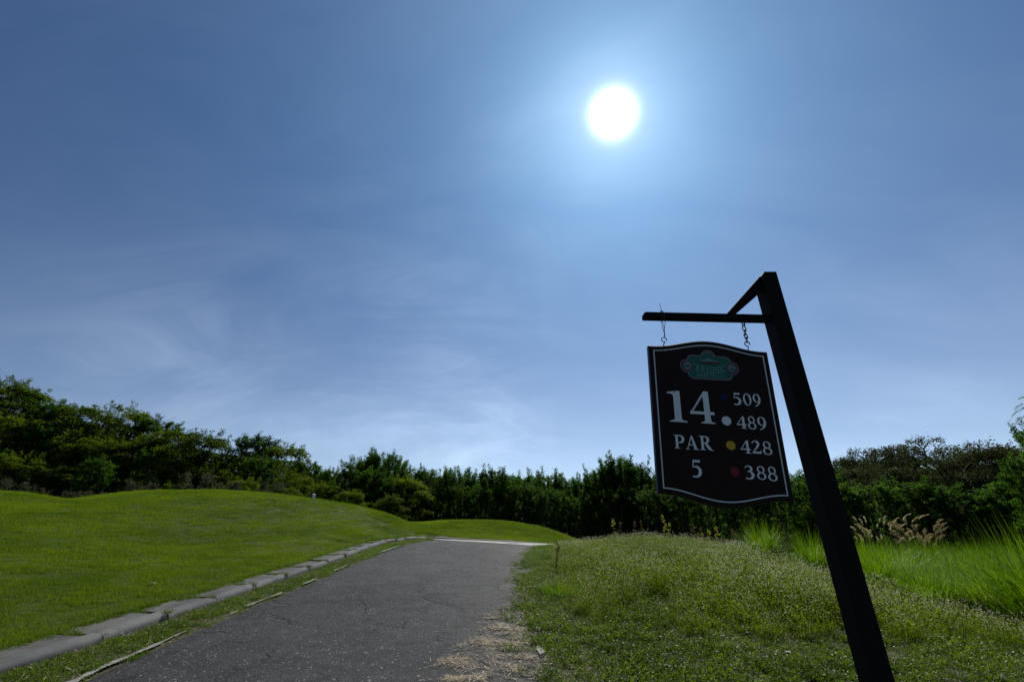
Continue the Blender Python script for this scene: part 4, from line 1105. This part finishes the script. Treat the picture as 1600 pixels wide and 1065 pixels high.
for (px, py, pz, qz) in [(1602, 637, 1581, 648), (1604, 648, 1583, 663), (1598, 630, 1588, 640), (1610, 620, 1592, 622), (1612, 655, 1598, 672)]:
    fm = MB(); p = Vector(at(px, py, 7.3)); q = Vector(at(pz, qz, 7.25)); frond(fm, p, (q - p) + Vector((0, 0, .08)), (q - p).length * 1.05, 0.06)
    child(fm.build('frond', [M['bark'], M['blade_tall']]), br_root)


# ------------------------------------------------------------------ grasses
def blades(r, n, R, h0, h1, w, lean, segs=3, droop=0.5, square=False, base_z=0.0):
    """curved blades in a tuft; returns verts/faces"""
    a = r.uniform(0, 2 * math.pi, n); q = R * np.sqrt(r.random(n))
    if square: bx, by = r.uniform(-R, R, n), r.uniform(-R, R, n)
    else: bx, by = np.cos(a) * q, np.sin(a) * q
    da = a + r.normal(0, .9, n) if not square else r.uniform(0, 2 * math.pi, n)
    L_ = r.uniform(h0, h1, n); le = lean * r.uniform(.15, 1.0, n)
    out = []; ww = w * r.uniform(.7, 1.2, n)
    sd_ = np.stack([-np.sin(da + r.normal(0, .5, n)), np.cos(da), np.zeros(n)], 1)
    for i in range(segs + 1):
        t = i / segs; hor = L_ * (le * t + droop * le * t * t); z = L_ * (t - 0.45 * droop * le * t * t * t) * np.sqrt(np.clip(1 - (le * .55) ** 2, .2, 1))
        c = np.stack([bx + np.cos(da) * hor, by + np.sin(da) * hor, z + base_z], 1); wt = ww * (1 - t) ** 0.6 if i < segs else ww * 0
        out.append((c, wt))
    V = []; 
    for i, (c, wt) in enumerate(out):
        if i < segs: V.append(c - sd_ * wt[:, None] / 2); V.append(c + sd_ * wt[:, None] / 2)
        else: V.append(c)
    v = np.stack(V, 1); k = v.shape[1]; fl = []
    base = (np.arange(n) * k)[:, None]
    for i in range(segs - 1): fl.append(base + np.array([2 * i, 2 * i + 1, 2 * i + 3, 2 * i + 2]))
    last = base + np.array([2 * segs - 2, 2 * segs - 1, 2 * segs, 2 * segs])
    q4 = np.vstack(fl) if fl else np.zeros((0, 4), int)
    tri = base + np.array([2 * segs - 2, 2 * segs - 1, 2 * segs])
    faces = [tuple(x) for x in q4.tolist()] + [tuple(x) for x in tri.tolist()]
    return v.reshape(-1, 3), faces


def join_parts(name, parts, mats):
    """parts: list of (verts, faces(list), mat index)"""
    V = []; Fs = []; Mi = []; b = 0
    for v, f, mi in parts:
        V.append(np.asarray(v)); Fs += [tuple(int(i) + b for i in ff) for ff in (f.tolist() if isinstance(f, np.ndarray) else f)]; Mi += [mi] * len(f); b += len(v)
    return mesh_np(name, np.vstack(V), Fs, mats, mat_idx=Mi)


def heads(r, pos, size):
    """tiny octahedral seed heads"""
    n = len(pos); s = size * r.uniform(.6, 1.3, n); D = np.array([(1, 0, 0), (0, 1, 0), (-1, 0, 0), (0, -1, 0), (0, 0, 1.3), (0, 0, -1.3)])
    v = pos[:, None, :] + D[None] * s[:, None, None]; f = np.array([(0, 1, 4), (1, 2, 4), (2, 3, 4), (3, 0, 4), (1, 0, 5), (2, 1, 5), (3, 2, 5), (0, 3, 5)])
    return v.reshape(-1, 3), ((np.arange(n) * 6)[:, None, None] + f[None]).reshape(-1, 3)


def rg(s): return np.random.default_rng(s)
def tuft_lawn(s):
    r = rg(s); v, f = blades(r, 80, 0.11, 0.016, 0.052, 0.0038, 0.9, 2, 0.6, True, -0.004)
    return join_parts('lawn_tuft', [(v, f, 0)], [M['blade_lawn']])
def tuft_low(s):
    r = rg(s); v, f = blades(r, 34, 0.09, 0.04, 0.12, 0.006, 0.9, 3, 0.7, False, -0.005)
    n = 60; p = np.stack([r.uniform(-.1, .1, n), r.uniform(-.1, .1, n), r.uniform(0.005, .07, n)], 1); d = unit(np.stack([r.normal(0, 1, n), r.normal(0, 1, n), r.uniform(-.2, .8, n)], 1))
    s2 = unit(np.cross(d, np.array([0, 0, 1.0]) + r.normal(0, .5, (n, 3)))); L_ = r.uniform(.012, .03, n); v2, f2 = rhombi(p, d, s2, L_, L_ * .38)
    return join_parts('low_weed', [(v, f, 0), (v2, f2, 0)], [M['blade_low']])
def tuft_weed(s):
    """knee high fine weed with a haze of small pale seed heads"""
    r = rg(s); v, f = blades(r, 24, 0.10, 0.12, 0.25, 0.0045, 0.55, 3, 0.5, False, -0.01)
    n = 70; t = r.uniform(.15, .95, n); a = r.uniform(0, 6.28, n); q = .13 * np.sqrt(r.random(n)); p = np.stack([np.cos(a) * q, np.sin(a) * q, t * .26], 1)
    d = unit(np.stack([np.cos(a), np.sin(a), r.uniform(-.1, 1, n)], 1) + r.normal(0, .5, (n, 3))); s2 = unit(np.cross(d, r.normal(0, 1, (n, 3)))); L_ = r.uniform(.015, .045, n); v2, f2 = rhombi(p, d, s2, L_, L_ * .18)
    m = 14; a = r.uniform(0, 6.28, m); q = .14 * np.sqrt(r.random(m)); p3 = np.stack([np.cos(a) * q, np.sin(a) * q, r.uniform(.17, .33, m)], 1); v3, f3 = heads(r, p3, 0.0055)
    return join_parts('seeding_weed', [(v, f, 0), (v2, f2, 0), (v3, f3, 1)], [M['blade_weed'], M['seed_head']])
def clump_tall(s, n=760, R=0.36, h=1.0):
    r = rg(s); v, f = blades(r, n, R, h * .3, h * 1.05, 0.016, 0.50, 5, 1.5, False, -0.02)
    v2, f2 = blades(r, n // 5, R * .8, h * .9, h * 1.2, 0.010, 0.35, 5, .7, False, -0.02)
    v3, f3 = blades(r, n // 14, R, h * .4, h * 1.0, 0.011, .9, 5, 1.6, False, -0.02)
    return join_parts('tall_grass_clump', [(v, f, 0), (v2, f2, 0), (v3, f3, 1)], [M['blade_tall'], M['plume_gold']])


def scatter(name, pts, rotz, scl, pid, protos, label, cat, tilt=None, group=None):
    """one object of countless small plants: vertices of a mesh, each carrying an instance"""
    me = bpy.data.meshes.new(name + '_points'); n = len(pts); me.vertices.add(n); me.vertices.foreach_set('co', np.asarray(pts, dtype=np.float32).ravel())
    a = me.attributes.new('rotv', 'FLOAT_VECTOR', 'POINT'); rv = np.zeros((n, 3), dtype=np.float32); rv[:, 2] = rotz
    if tilt is not None: rv[:, :2] = tilt
    a.data.foreach_set('vector', rv.ravel())
    a = me.attributes.new('sclv', 'FLOAT_VECTOR', 'POINT'); s = np.asarray(scl, dtype=np.float32)
    if s.ndim == 1: s = np.stack([s, s, s], 1)
    a.data.foreach_set('vector', s.ravel())
    a = me.attributes.new('pid', 'INT', 'POINT'); a.data.foreach_set('value', np.asarray(pid, dtype=np.int32))
    o = link(name, me); tag(o, label, cat, group, 'stuff')
    ng = bpy.data.node_groups.new(name + '_nodes', 'GeometryNodeTree')
    ng.interface.new_socket('Geometry', in_out='INPUT', socket_type='NodeSocketGeometry'); ng.interface.new_socket('Geometry', in_out='OUTPUT', socket_type='NodeSocketGeometry')
    gi = ng.nodes.new('NodeGroupInput'); go = ng.nodes.new('NodeGroupOutput'); j = ng.nodes.new('GeometryNodeJoinGeometry')
    def named(nm, typ):
        x = ng.nodes.new('GeometryNodeInputNamedAttribute'); x.data_type = typ; x.inputs['Name'].default_value = nm
        return [q for q in x.outputs if q.enabled and q.name == 'Attribute'][0]
    rv_ = named('rotv', 'FLOAT_VECTOR'); sv_ = named('sclv', 'FLOAT_VECTOR'); pv_ = named('pid', 'INT')
    e2r = ng.nodes.new('FunctionNodeEulerToRotation'); ng.links.new(rv_, e2r.inputs[0])
    for k, pm in enumerate(protos):
        po = bpy.data.objects.new(pm.name, pm)      # prototype, never placed in the scene itself
        oi = ng.nodes.new('GeometryNodeObjectInfo'); oi.inputs['Object'].default_value = po; oi.inputs['As Instance'].default_value = True
        cmp_ = ng.nodes.new('FunctionNodeCompare'); cmp_.data_type = 'INT'; cmp_.operation = 'EQUAL'
        ai = [q for q in cmp_.inputs if q.enabled and q.type == 'INT']; ng.links.new(pv_, ai[0]); ai[1].default_value = k
        ip = ng.nodes.new('GeometryNodeInstanceOnPoints'); ng.links.new(gi.outputs[0], ip.inputs['Points']); ng.links.new(cmp_.outputs[0], ip.inputs['Selection'])
        ng.links.new(oi.outputs['Geometry'], ip.inputs['Instance']); ng.links.new(e2r.outputs[0], ip.inputs['Rotation']); ng.links.new(sv_, ip.inputs['Scale']); ng.links.new(ip.outputs[0], j.inputs[0])
    ng.links.new(j.outputs[0], go.inputs[0]); md = o.modifiers.new('scatter', 'NODES'); md.node_group = ng
    return o


def sample(n, x0, x1, y0, y1, keep, r):
    X = r.uniform(x0, x1, n); Y = r.uniform(y0, y1, n); k = keep(X, Y) ; k = r.random(n) < k if k.dtype != bool else k
    return X[k], Y[k]


R_ = rg(5)
# lawn: dense near, thinner and larger away
def lawn_keep(X, Y):
    inside = (X < kerb_x(Y) - 0.49 + 0.14 * (vnoise(X * 4, Y * 4, 3) - 0.5) ) & (X > -1.25 * Y - 1)
    dens = np.interp(np.hypot(X, Y), [0, 7, 10, 14, 20, 24], [1, 1, 0.6, 0.33, 0.2, 0.16])
    return np.where(inside, dens, 0.0)
X, Y = sample(115000, -26, -2.9, 3.4, 22, lawn_keep, R_)
X2, Y2 = sample(11000, -6, 5.2, 19.4, 30, lambda a, b: (b > np.where(a < -3.0, 17.5, 19.95) + np.clip(a - 1.5, 0, 5) * 0.9) & (a > -6), R_)
X = np.concatenate([X, X2]); Y = np.concatenate([Y, Y2])
Z = gz(X, Y); n = len(X); sc = np.interp(np.hypot(X, Y), [0, 7, 14, 24, 28], [0.80, 0.9, 1.35, 1.9, 2.2]) * R_.uniform(.8, 1.2, n)
szc = np.stack([sc, sc, sc * (0.25 + 0.50 * fbm(X * .8, Y * .8, 4) + 0.75 * smoothstep(fbm(X * 4.5, Y * 4.5, 14), .35, .7) * np.interp(np.hypot(X, Y), [8, 18], [1, .35]) + np.interp(np.hypot(X, Y), [8, 18], [0, .25]))], 1)
scatter('lawn_grass', np.stack([X, Y, Z], 1), R_.uniform(0, 6.28, n), szc, R_.integers(0, 3, n), [tuft_lawn(s) for s in (1, 2, 3)], 'short mown grass covering the big lawn mound left of the road', 'grass')
# verge between kerb and road, cracks in the kerb, grass edge at the back of the slabs
def verge_keep(X, Y):
    a = (X > kerb_x(Y) + 0.05) & (X < road_l(Y) + 0.03)
    return np.where(a, 0.9 - 0.55 * smoothstep(X, kerb_x(Y) + .25, road_l(Y) + 0.02) , 0.0) * (0.35 + 0.9 * fbm(X * 3, Y * 1.5, 8))
X, Y = sample(17000, -4.6, -2.6, 3.6, 18.3, verge_keep, R_)
Xb = []; Yb = []
for yj in jy[1:]:
    for k in range(9):
        Xb.append(float(kerb_x(yj)) - R_.uniform(-0.03, 0.45)); Yb.append(yj + R_.normal(0, 0.02))
yy = R_.uniform(3.5, 18, 700); Xb += list(kerb_x(yy) - 0.53 + R_.normal(0, .05, 700)); Yb += list(yy)
X = np.concatenate([X, Xb]); Y = np.concatenate([Y, Yb]); Z = gz(X, Y) + np.where(X < kerb_x(Y) - 0.01, 0.0, 0); n = len(X)
Z = np.where((X < kerb_x(Y)) & (X > kerb_x(Y) - .48), road_z(X, Y) + 0.07, Z)
sc = R_.uniform(.28, .62, n)
scatter('verge_weeds', np.stack([X, Y, Z], 1), R_.uniform(0, 6.28, n), sc, R_.integers(0, 3, n), [tuft_low(s) for s in (4, 5, 6)], 'low weeds growing in the strip between the kerb and the asphalt', 'weeds')


# seeding weeds on the bank
PATCH = [(0.75, 6.9), (1.15, 6.0), (1.9, 5.45), (2.8, 5.2), (3.8, 5.4), (5.2, 5.2), (6.3, 5.2), (6.3, 7.0), (6.1, 9.0), (5.6, 10.5), (5.4, 13), (3, 14.5), (1.3, 14.5), (0.95, 12), (0.75, 9.5)]
def inpoly(X, Y, P):
    c = np.zeros(X.shape, bool); j = len(P) - 1
    for i in range(len(P)):
        xi, yi = P[i]; xj, yj = P[j]; m = ((yi > Y) != (yj > Y)) & (X < (xj - xi) * (Y - yi) / (yj - yi + 1e-12) + xi); c ^= m; j = i
    return c
def weed_keep(X, Y):
    X = np.asarray(X)
    wx = X + (fbm(X * 1.2, Y * 1.2, 31) - .5) * .7; wy = Y + (fbm(X * 1.2 + 9, Y * 1.2, 37) - .5) * .8
    return np.where(inpoly(wx, wy, PATCH), 0.30 + 0.60 * smoothstep(fbm(X * 1.1, Y * 1.1, 41), .35, .55), 0.0)
X, Y = sample(9500, 0.2, 8, 4.6, 15, weed_keep, R_)
Z = gz(X, Y); n = len(X); sc = R_.uniform(.55, 1.15, n) * (0.55 + 0.85 * fbm(X * .9, Y * .9, 12)); cov = sum(inpoly(X + math.cos(k) * q_, Y + math.sin(k) * q_, PATCH).astype(float) for k in np.arange(0, 6.28, .785) for q_ in (.35, .8)) / 16.0; sc = sc * (0.42 + .62 * cov)
scatter('seeding_weeds', np.stack([X, Y, Z], 1), R_.uniform(0, 6.28, n), sc, R_.integers(0, 4, n), [tuft_weed(s) for s in (11, 12, 13, 14)], 'fine olive weeds with pale seed heads covering the bank left and right of the sign post', 'weeds')
# low green weeds in front and along the road edge
def low_keep(X, Y):
    a = X > road_r(Y) - 0.30 + 0.5 * (fbm(X * 2, Y * 2, 51) - .5); dens = smoothstep(X - road_r(Y), -0.25, 0.35)
    return np.where(a & (X < 1.15 * Y + 1), 0.15 + .85 * dens, 0.0) * (0.5 + .9 * smoothstep(fbm(X * 2.2, Y * 2.2, 61), .3, .6))
X, Y = sample(34000, -0.3, 11, 3.2, 17, low_keep, R_); k = ~((X > 1.5) & (Y > 6.5) & (R_.random(len(X)) < 0.25)); X, Y = X[k], Y[k]
Z = gz(X, Y); n = len(X); sc = R_.uniform(.45, 1.0, n) * (0.6 + .7 * fbm(X * .9, Y * .9, 77))
scatter('low_weeds', np.stack([X, Y, Z], 1), R_.uniform(0, 6.28, n), sc, R_.integers(0, 3, n), [tuft_low(s) for s in (24, 25, 26)], 'low glossy green weeds along the right edge of the asphalt and in front of the bank', 'weeds')
# soft bright green tuft by the road edge
cl_p = [clump_tall(s) for s in (41, 42, 43, 44)]
def clump(name, px, py, Y, h_, w_, label, k, group=None, cat='grass clump', mat=None):
    x = Y * (px - 800) / fw(py); o = link(name, cl_p[k % 4], None, (x, Y, tz(x, Y) - .02), (0, 0, rnd.uniform(0, 6.28)), (w_, w_, h_)); tag(o, label, cat, group); return o
r9 = rg(95); v9, f9 = blades(r9, 900, .42, .10, .24, .0045, .7, 3, .8, False, -.01); x9 = 8.0 * (885 - 800) / fw(915)
tag(link('grass_tuft', join_parts('grass_tuft', [(v9, f9, 0)], [M['blade_tall']]), None, (x9, 8.0, tz(x9, 8.0)), None, (1, 1.3, 1)), 'soft bright green grass tuft beside the right edge of the asphalt', 'grass clump')
clump('grass_clump', 1195, 866, 10.15, 0.92, 0.66, 'round bright green grass clump left of the sign post, standing free', 1, 'tall grass clumps')
clump('grass_clump', 1270, 888, 9.7, 0.92, 0.72, 'bright grass clump half hidden behind the sign post', 2, 'tall grass clumps')
clump('grass_clump', 1240, 884, 10.3, 0.42, 0.36, 'smaller grass clump between the round clump and the sign post', 3, 'tall grass clumps')
TALL = [(6.35, 5.9), (6.2, 7.2), (6.2, 8.2), (6.4, 9.3), (7.4, 10.6), (8.3, 11.8), (9.6, 13), (12, 14), (16, 14), (15, 10), (12, 7), (9, 5.2)]
gxp, gyp = [], []
for t in range(4000):
    x_, y_ = R_.uniform(5.4, 16), R_.uniform(5, 14)
    if inpoly(np.array([x_]), np.array([y_]), TALL)[0] and all((x_ - a) ** 2 + (y_ - b) ** 2 > 0.30 for a, b in zip(gxp, gyp)): gxp.append(x_); gyp.append(y_)
X = np.array(gxp); Y = np.array(gyp); Z = gz(X, Y) - .02; n = len(X)
hs = R_.uniform(.72, 1.05, n) * (0.55 + .85 * smoothstep(fbm(X * .75, Y * .75, 5), .3, .7) * .75) * np.interp(Y, [6, 9], [1.35, 1.1]); ws = R_.uniform(.7, 1.05, n)
scatter('tall_grass', np.stack([X, Y, Z], 1), R_.uniform(0, 6.28, n), np.stack([ws, ws, hs], 1), R_.integers(0, 4, n), cl_p, 'bed of waist high bright green grass to the right of the sign post', 'grass')
print('tall clumps', n, 'lawn etc ok')


# far wood closing the view under the crowns
r6 = rg(66); n = 110; X = np.linspace(-60, 62, n) + r6.normal(0, .6, n); Y = r6.uniform(46, 51, n) + np.where(np.abs(X) > 40, 4, 0); Z = terrain(X, Y) - .3
hs = np.array([(EYE + y_ * sky_t(x_ / y_) * (.86 if x_ > 20 else .82) - z_) / PH['feather'] for x_, y_, z_ in zip(X, Y, Z)]) * r6.uniform(.9, 1.0, n); hs = np.clip(hs, .3, 2)
scatter('far_wood', np.stack([X, Y, Z], 1), r6.uniform(0, 6.28, n), np.stack([hs * 1.5, hs * 1.5, hs], 1), r6.integers(0, 3, n), CROWNS[:3], 'dark far wood glimpsed through the gaps of the tree belt', 'wood')


# plume grasses behind the bed
def plume_clump(name, px, py, Y, label, nst, R, h0, h1, mat, fat, lean, seed):
    r = rg(seed); rnd.seed(seed); x = Y * (px - 800) / fw(py); z = tz(x, Y); root = empty(name, (x, Y, z)); tag(root, label, 'ornamental grass', 'plume grasses behind the tall grass')
    v, f = blades(r, 260, R * .5, h0 * .5, h0 * .95, 0.012, .7, 5, 1.1, False, -0.02); link('leaves', join_parts('plume_leaves', [(v, f, 0)], [M['blade_low']]), root)
    stems = MB(); 
    for i in range(nst):
        a = rnd.uniform(0, 6.28); q = R * .35 * math.sqrt(rnd.random()); b = Vector((math.cos(a) * q, math.sin(a) * q, 0)); hh = rnd.uniform(h0, h1); ln = rnd.uniform(.1, lean)
        a2 = a + rnd.uniform(-.6, .6); dx = Vector((math.cos(a2), math.sin(a2), 0)); bias = Vector((0.07, 0, 0)) * fat
        pts = [b + Vector((0, 0, hh * t)) + dx * (hh * ln * t * t) + bias * t * t * 3 for t in (0, .25, .5, .75, 1.0)]; stems.tube(pts, [.003, .003, .0025, .002, .002], 4)
        tip = pts[-1]; dr = (pts[-1] - pts[-2]).normalized(); n = 90; pl = rnd.uniform(.14, .22) * (1.0 if fat > .5 else 1.3)
        t = r.random(n); arc = np.array([tuple(tip + dr * (pl * tt) + (dx * .5 + bias) * pl * tt * tt - Vector((0, 0, 0.25 * pl * tt * tt))) for tt in t])
        rad = (0.016 if fat > .5 else 0.035) * np.sin(np.pi * (0.12 + .8 * t)); d = unit(r.normal(0, 1, (n, 3)) + np.array(dr) * 1.2); s = unit(np.cross(d, r.normal(0, 1, (n, 3)))); L_ = rad * 1.5 + .006
        v, f = rhombi(arc, d, s, L_, L_ * (.22 if fat > .5 else .12)); me = mesh_np('plume', v, f, mat); link('plume', me, root)
    stems.build('stems', M['plume_brown'], root); return root
plume_clump('plume_grass', 1374, 852, 11.8, 'fountain grass with pale gold bottlebrush plumes, right beside the sign post', 40, .9, .95, 1.5, M['plume_gold'], 1.0, .40, 301)
plume_clump('plume_grass', 1438, 850, 12.2, 'taller clump of feathery reddish brown plumes, right of the pale gold ones', 34, .8, .9, 1.5, M['plume_brown'], 0.1, .16, 302)


# stalky weeds along the ridge of the bank
def stalk(px, py, Y, top_py, label, yellow, seed):
    rnd.seed(seed); x = Y * (px - 800) / fw(py); z = tz(x, Y); h_ = EYE + Y * up(top_py) / fw(top_py) - z; root = empty('weed_stalk', (x, Y, z)); tag(root, label, 'weed', 'stalky weeds on the ridge of the bank')
    mb = MB(); r = rg(seed); L = []; tips = []
    for i in range(rnd.choice([1, 2, 2])):
        a = rnd.uniform(0, 6.28); hh = h_ * (1 if i == 0 else rnd.uniform(.7, .9)); pts = [Vector((math.cos(a) * .12 * t * (i > 0) + .02 * math.sin(5 * t + seed), math.sin(a) * .12 * t * (i > 0), hh * t)) for t in (0, .3, .6, .85, 1)]
        mb.tube(pts, [.006, .005, .004, .003, .0015], 5)
        for k in range(14):
            t = rnd.uniform(.3, 1); j = min(3, int(t * 4)); L.append(pts[j].lerp(pts[j + 1], rnd.random()))
    mb.build('stem', M['bark'], root, smooth=True)
    P = np.array([tuple(p) for p in L for _ in range(3 if yellow else 5)]); n = len(P); P = P + r.normal(0, .008, (n, 3)); d = unit(r.normal(0, 1, (n, 3)) + np.array([0, 0, .3])); s = unit(np.cross(d, r.normal(0, 1, (n, 3)))); L_ = r.uniform(.03, .075, n) * (1 if yellow else .7)
    v, f = rhombi(P, d, s, L_, L_ * (.3 if yellow else .16)); me = mesh_np('leaves', v, f, M['leaf_yellow'] if yellow else M['leaf_rust']); link('leaves', me, root)
for a in [(962, 845, 11.2, 812, 'thin yellow leaved stalk at the left end of the bank ridge', True, 1), (971, 845, 11.4, 816, 'second thin stalk at the left end of the bank ridge, beside the first', False, 2), (993, 842, 11, 811, 'rust brown bushy stalk on the bank ridge, left of the yellow tall one', False, 3), (1003, 842, 11.2, 813, 'rust brown stalk just right of the bushy one', False, 4),
          (1041, 845, 11, 804, 'tallest stalk of the ridge with bright yellow leaves', True, 5), (1088, 848, 11, 816, 'thin brown stalk right of the tallest yellow one, under the sign', False, 6), (1100, 850, 11.2, 820, 'brown stalk under the lower edge of the hole sign', False, 7), (1124, 852, 11, 823, 'yellow dotted stalk under the right half of the hole sign', True, 8),
          (1148, 855, 11, 826, 'small brown stalk left of the round grass clump', False, 9), (870, 868, 9.6, 843, 'thin reddish stalk at the left foot of the bank', False, 10), (1110, 850, 10.9, 828, 'short yellow stalk below the hole sign', True, 12)]:
    stalk(*a)

# ------------------------------------------------------------------ straw, gravel and litter
r = rg(77); cen = []
for px, py, k, sx_, sy_ in [(735, 1035, 900, .16, .10), (712, 1030, 500, .06, .05), (760, 1010, 700, .15, .10), (780, 985, 600, .12, .13), (790, 1010, 900, .16, .12), (810, 1035, 700, .13, .12), (760, 1062, 500, .2, .06), (710, 1062, 250, .05, .04), (765, 968, 160, .06, .03), (785, 952, 180, .08, .04), (800, 960, 260, .1, .08), (815, 985, 400, .08, .2), (757, 962, 90, .05, .02), (800, 1055, 500, .15, .1), (740, 1000, 150, .08, .04), (825, 930, 150, .08, .2)]:
    t = up(py) / fw(py); Yc = 1.503 / (.088 - t); Xc = Yc * (px - 800) / fw(py)
    cen.append(np.stack([r.normal(Xc, sx_, k), r.normal(Yc, sy_, k)], 1))
P = np.vstack(cen); P = P[P[:, 0] < 0.75]; P = P[(fbm(P[:, 0] * 7, P[:, 1] * 7, 90) > .50) | (r.random(len(P)) < .12)]; n = len(P); zz_ = road_z(P[:, 0], P[:, 1]) + 0.012 + r.uniform(0, .018, n)
d = unit(np.stack([r.normal(0, 1, n), r.normal(0, 1, n), r.normal(0, .18, n)], 1)); s = unit(np.cross(d, np.array([0, 0, 1.0]) + r.normal(0, .3, (n, 3)))); L_ = r.uniform(.03, .14, n)
v, f = rhombi(np.stack([P[:, 0], P[:, 1], zz_], 1) - d * (L_ * .5)[:, None], d, s, L_, r.uniform(.0014, .0032, n))
tag(link('dry_clippings', mesh_np('dry_clippings', v, f, M['straw'])), 'dry straw coloured grass clippings swept onto the right side of the asphalt', 'straw', kind='stuff')
n = 3200; Yr = 3.6 + 13 * r.random(n) ** 1.6; u_ = np.where(r.random(n) < .55, r.beta(6, 1.3, n), r.random(n)); Xr = road_l(Yr) + (road_r(Yr) - road_l(Yr) + .2) * u_
v, f = heads(r, np.stack([Xr, Yr, road_z(Xr, Yr) + 0.010], 1), 0.0045); v[:, 2] = v[:, 2]
tag(link('loose_gravel', mesh_np('loose_gravel', v, f, M['gravel'])), 'loose pale grit scattered over the asphalt, thicker on its right side', 'gravel', kind='stuff')
# straw among verge and low weeds
n = 5200; Yr = 3.6 + 10 * r.random(n) ** 1.5; side_ = r.random(n) < .45; Xr = np.where(side_, r.uniform(-4.35, -3.55, n), road_r(Yr) + np.abs(r.normal(0, .7, n)))
d = unit(np.stack([r.normal(0, 1, n), r.normal(0, 1, n), r.uniform(-.1, .8, n)], 1)); s = unit(np.cross(d, r.normal(0, 1, (n, 3)))); L_ = r.uniform(.03, .09, n)
v, f = rhombi(np.stack([Xr, Yr, gz(Xr, Yr) + r.uniform(.005, .04, n)], 1), d, s, L_, r.uniform(.0012, .0025, n))
tag(link('dead_grass_stems', mesh_np('dead_grass_stems', v, f, M['straw'])), 'dead grass stems lying among the low weeds on both sides of the asphalt', 'straw', kind='stuff')


def scrap(name, px, py, size, label, cat, mat, seed):
    rnd.seed(seed); t = up(py) / fw(py); best = None
    for Y in np.arange(3.5, 26, .02):
        x = Y * (px - 800) / fw(py)
        if EYE + Y * t <= tz(x, Y): best = (x, Y); break
    if best is None: return
    x, Y = best; mb = MB(); n = 4; vs = []
    for i in range(n + 1):
        for j in range(3):
            w = size * .32 * math.sin(math.pi * (0.1 + .8 * i / n)); vs.append(((i / n - .5) * size, (j - 1) * w, 0.03 + abs(j - 1) * w * .7 + rnd.uniform(0, .2) * size + size * .5 * (i / n - .5) ** 2))
    fs = [(i * 3 + j, (i + 1) * 3 + j, (i + 1) * 3 + j + 1, i * 3 + j + 1) for i in range(n) for j in range(2)]
    mb.add(vs, fs); o = mb.build(name, mat, loc=(x, Y, tz(x, Y)), rot=(0, 0, rnd.uniform(0, 3))); sl = o.modifiers.new('thick', 'SOLIDIFY'); sl.thickness = 0.0015; tag(o, label, cat)
scrap('fallen_leaf', 237, 917, 0.11, 'single curled pale dead leaf lying on the lawn mound above the kerb', 'leaf', M['litter'], 1)
scrap('fallen_leaf', 1153, 1054, 0.06, 'small crumpled pale scrap in the weeds at the bottom, left of the post', 'scrap', M['litter'], 2)
scrap('fallen_leaf', 1233, 1028, 0.07, 'crumpled pale scrap in the weeds in front of the bank, nearer the post', 'scrap', M['litter'], 3)
# white marker post on the mound
Ym = 20.5; xm = Ym * (489 - 800) / fw(780); zm = tz(xm, Ym)
mk = MB(); ht = 0.24; mk.tube([(0, 0, -.1), (0, 0, ht * .72), (0, 0, ht * .78), (0, 0, ht * .92), (0, 0, ht)], [.055, .055, .07, .06, .02], 12)
tag(mk.build('marker_post', M['marker_white'], loc=(xm, Ym, zm), smooth=False), 'small white marker post on the crest of the big lawn mound', 'marker')
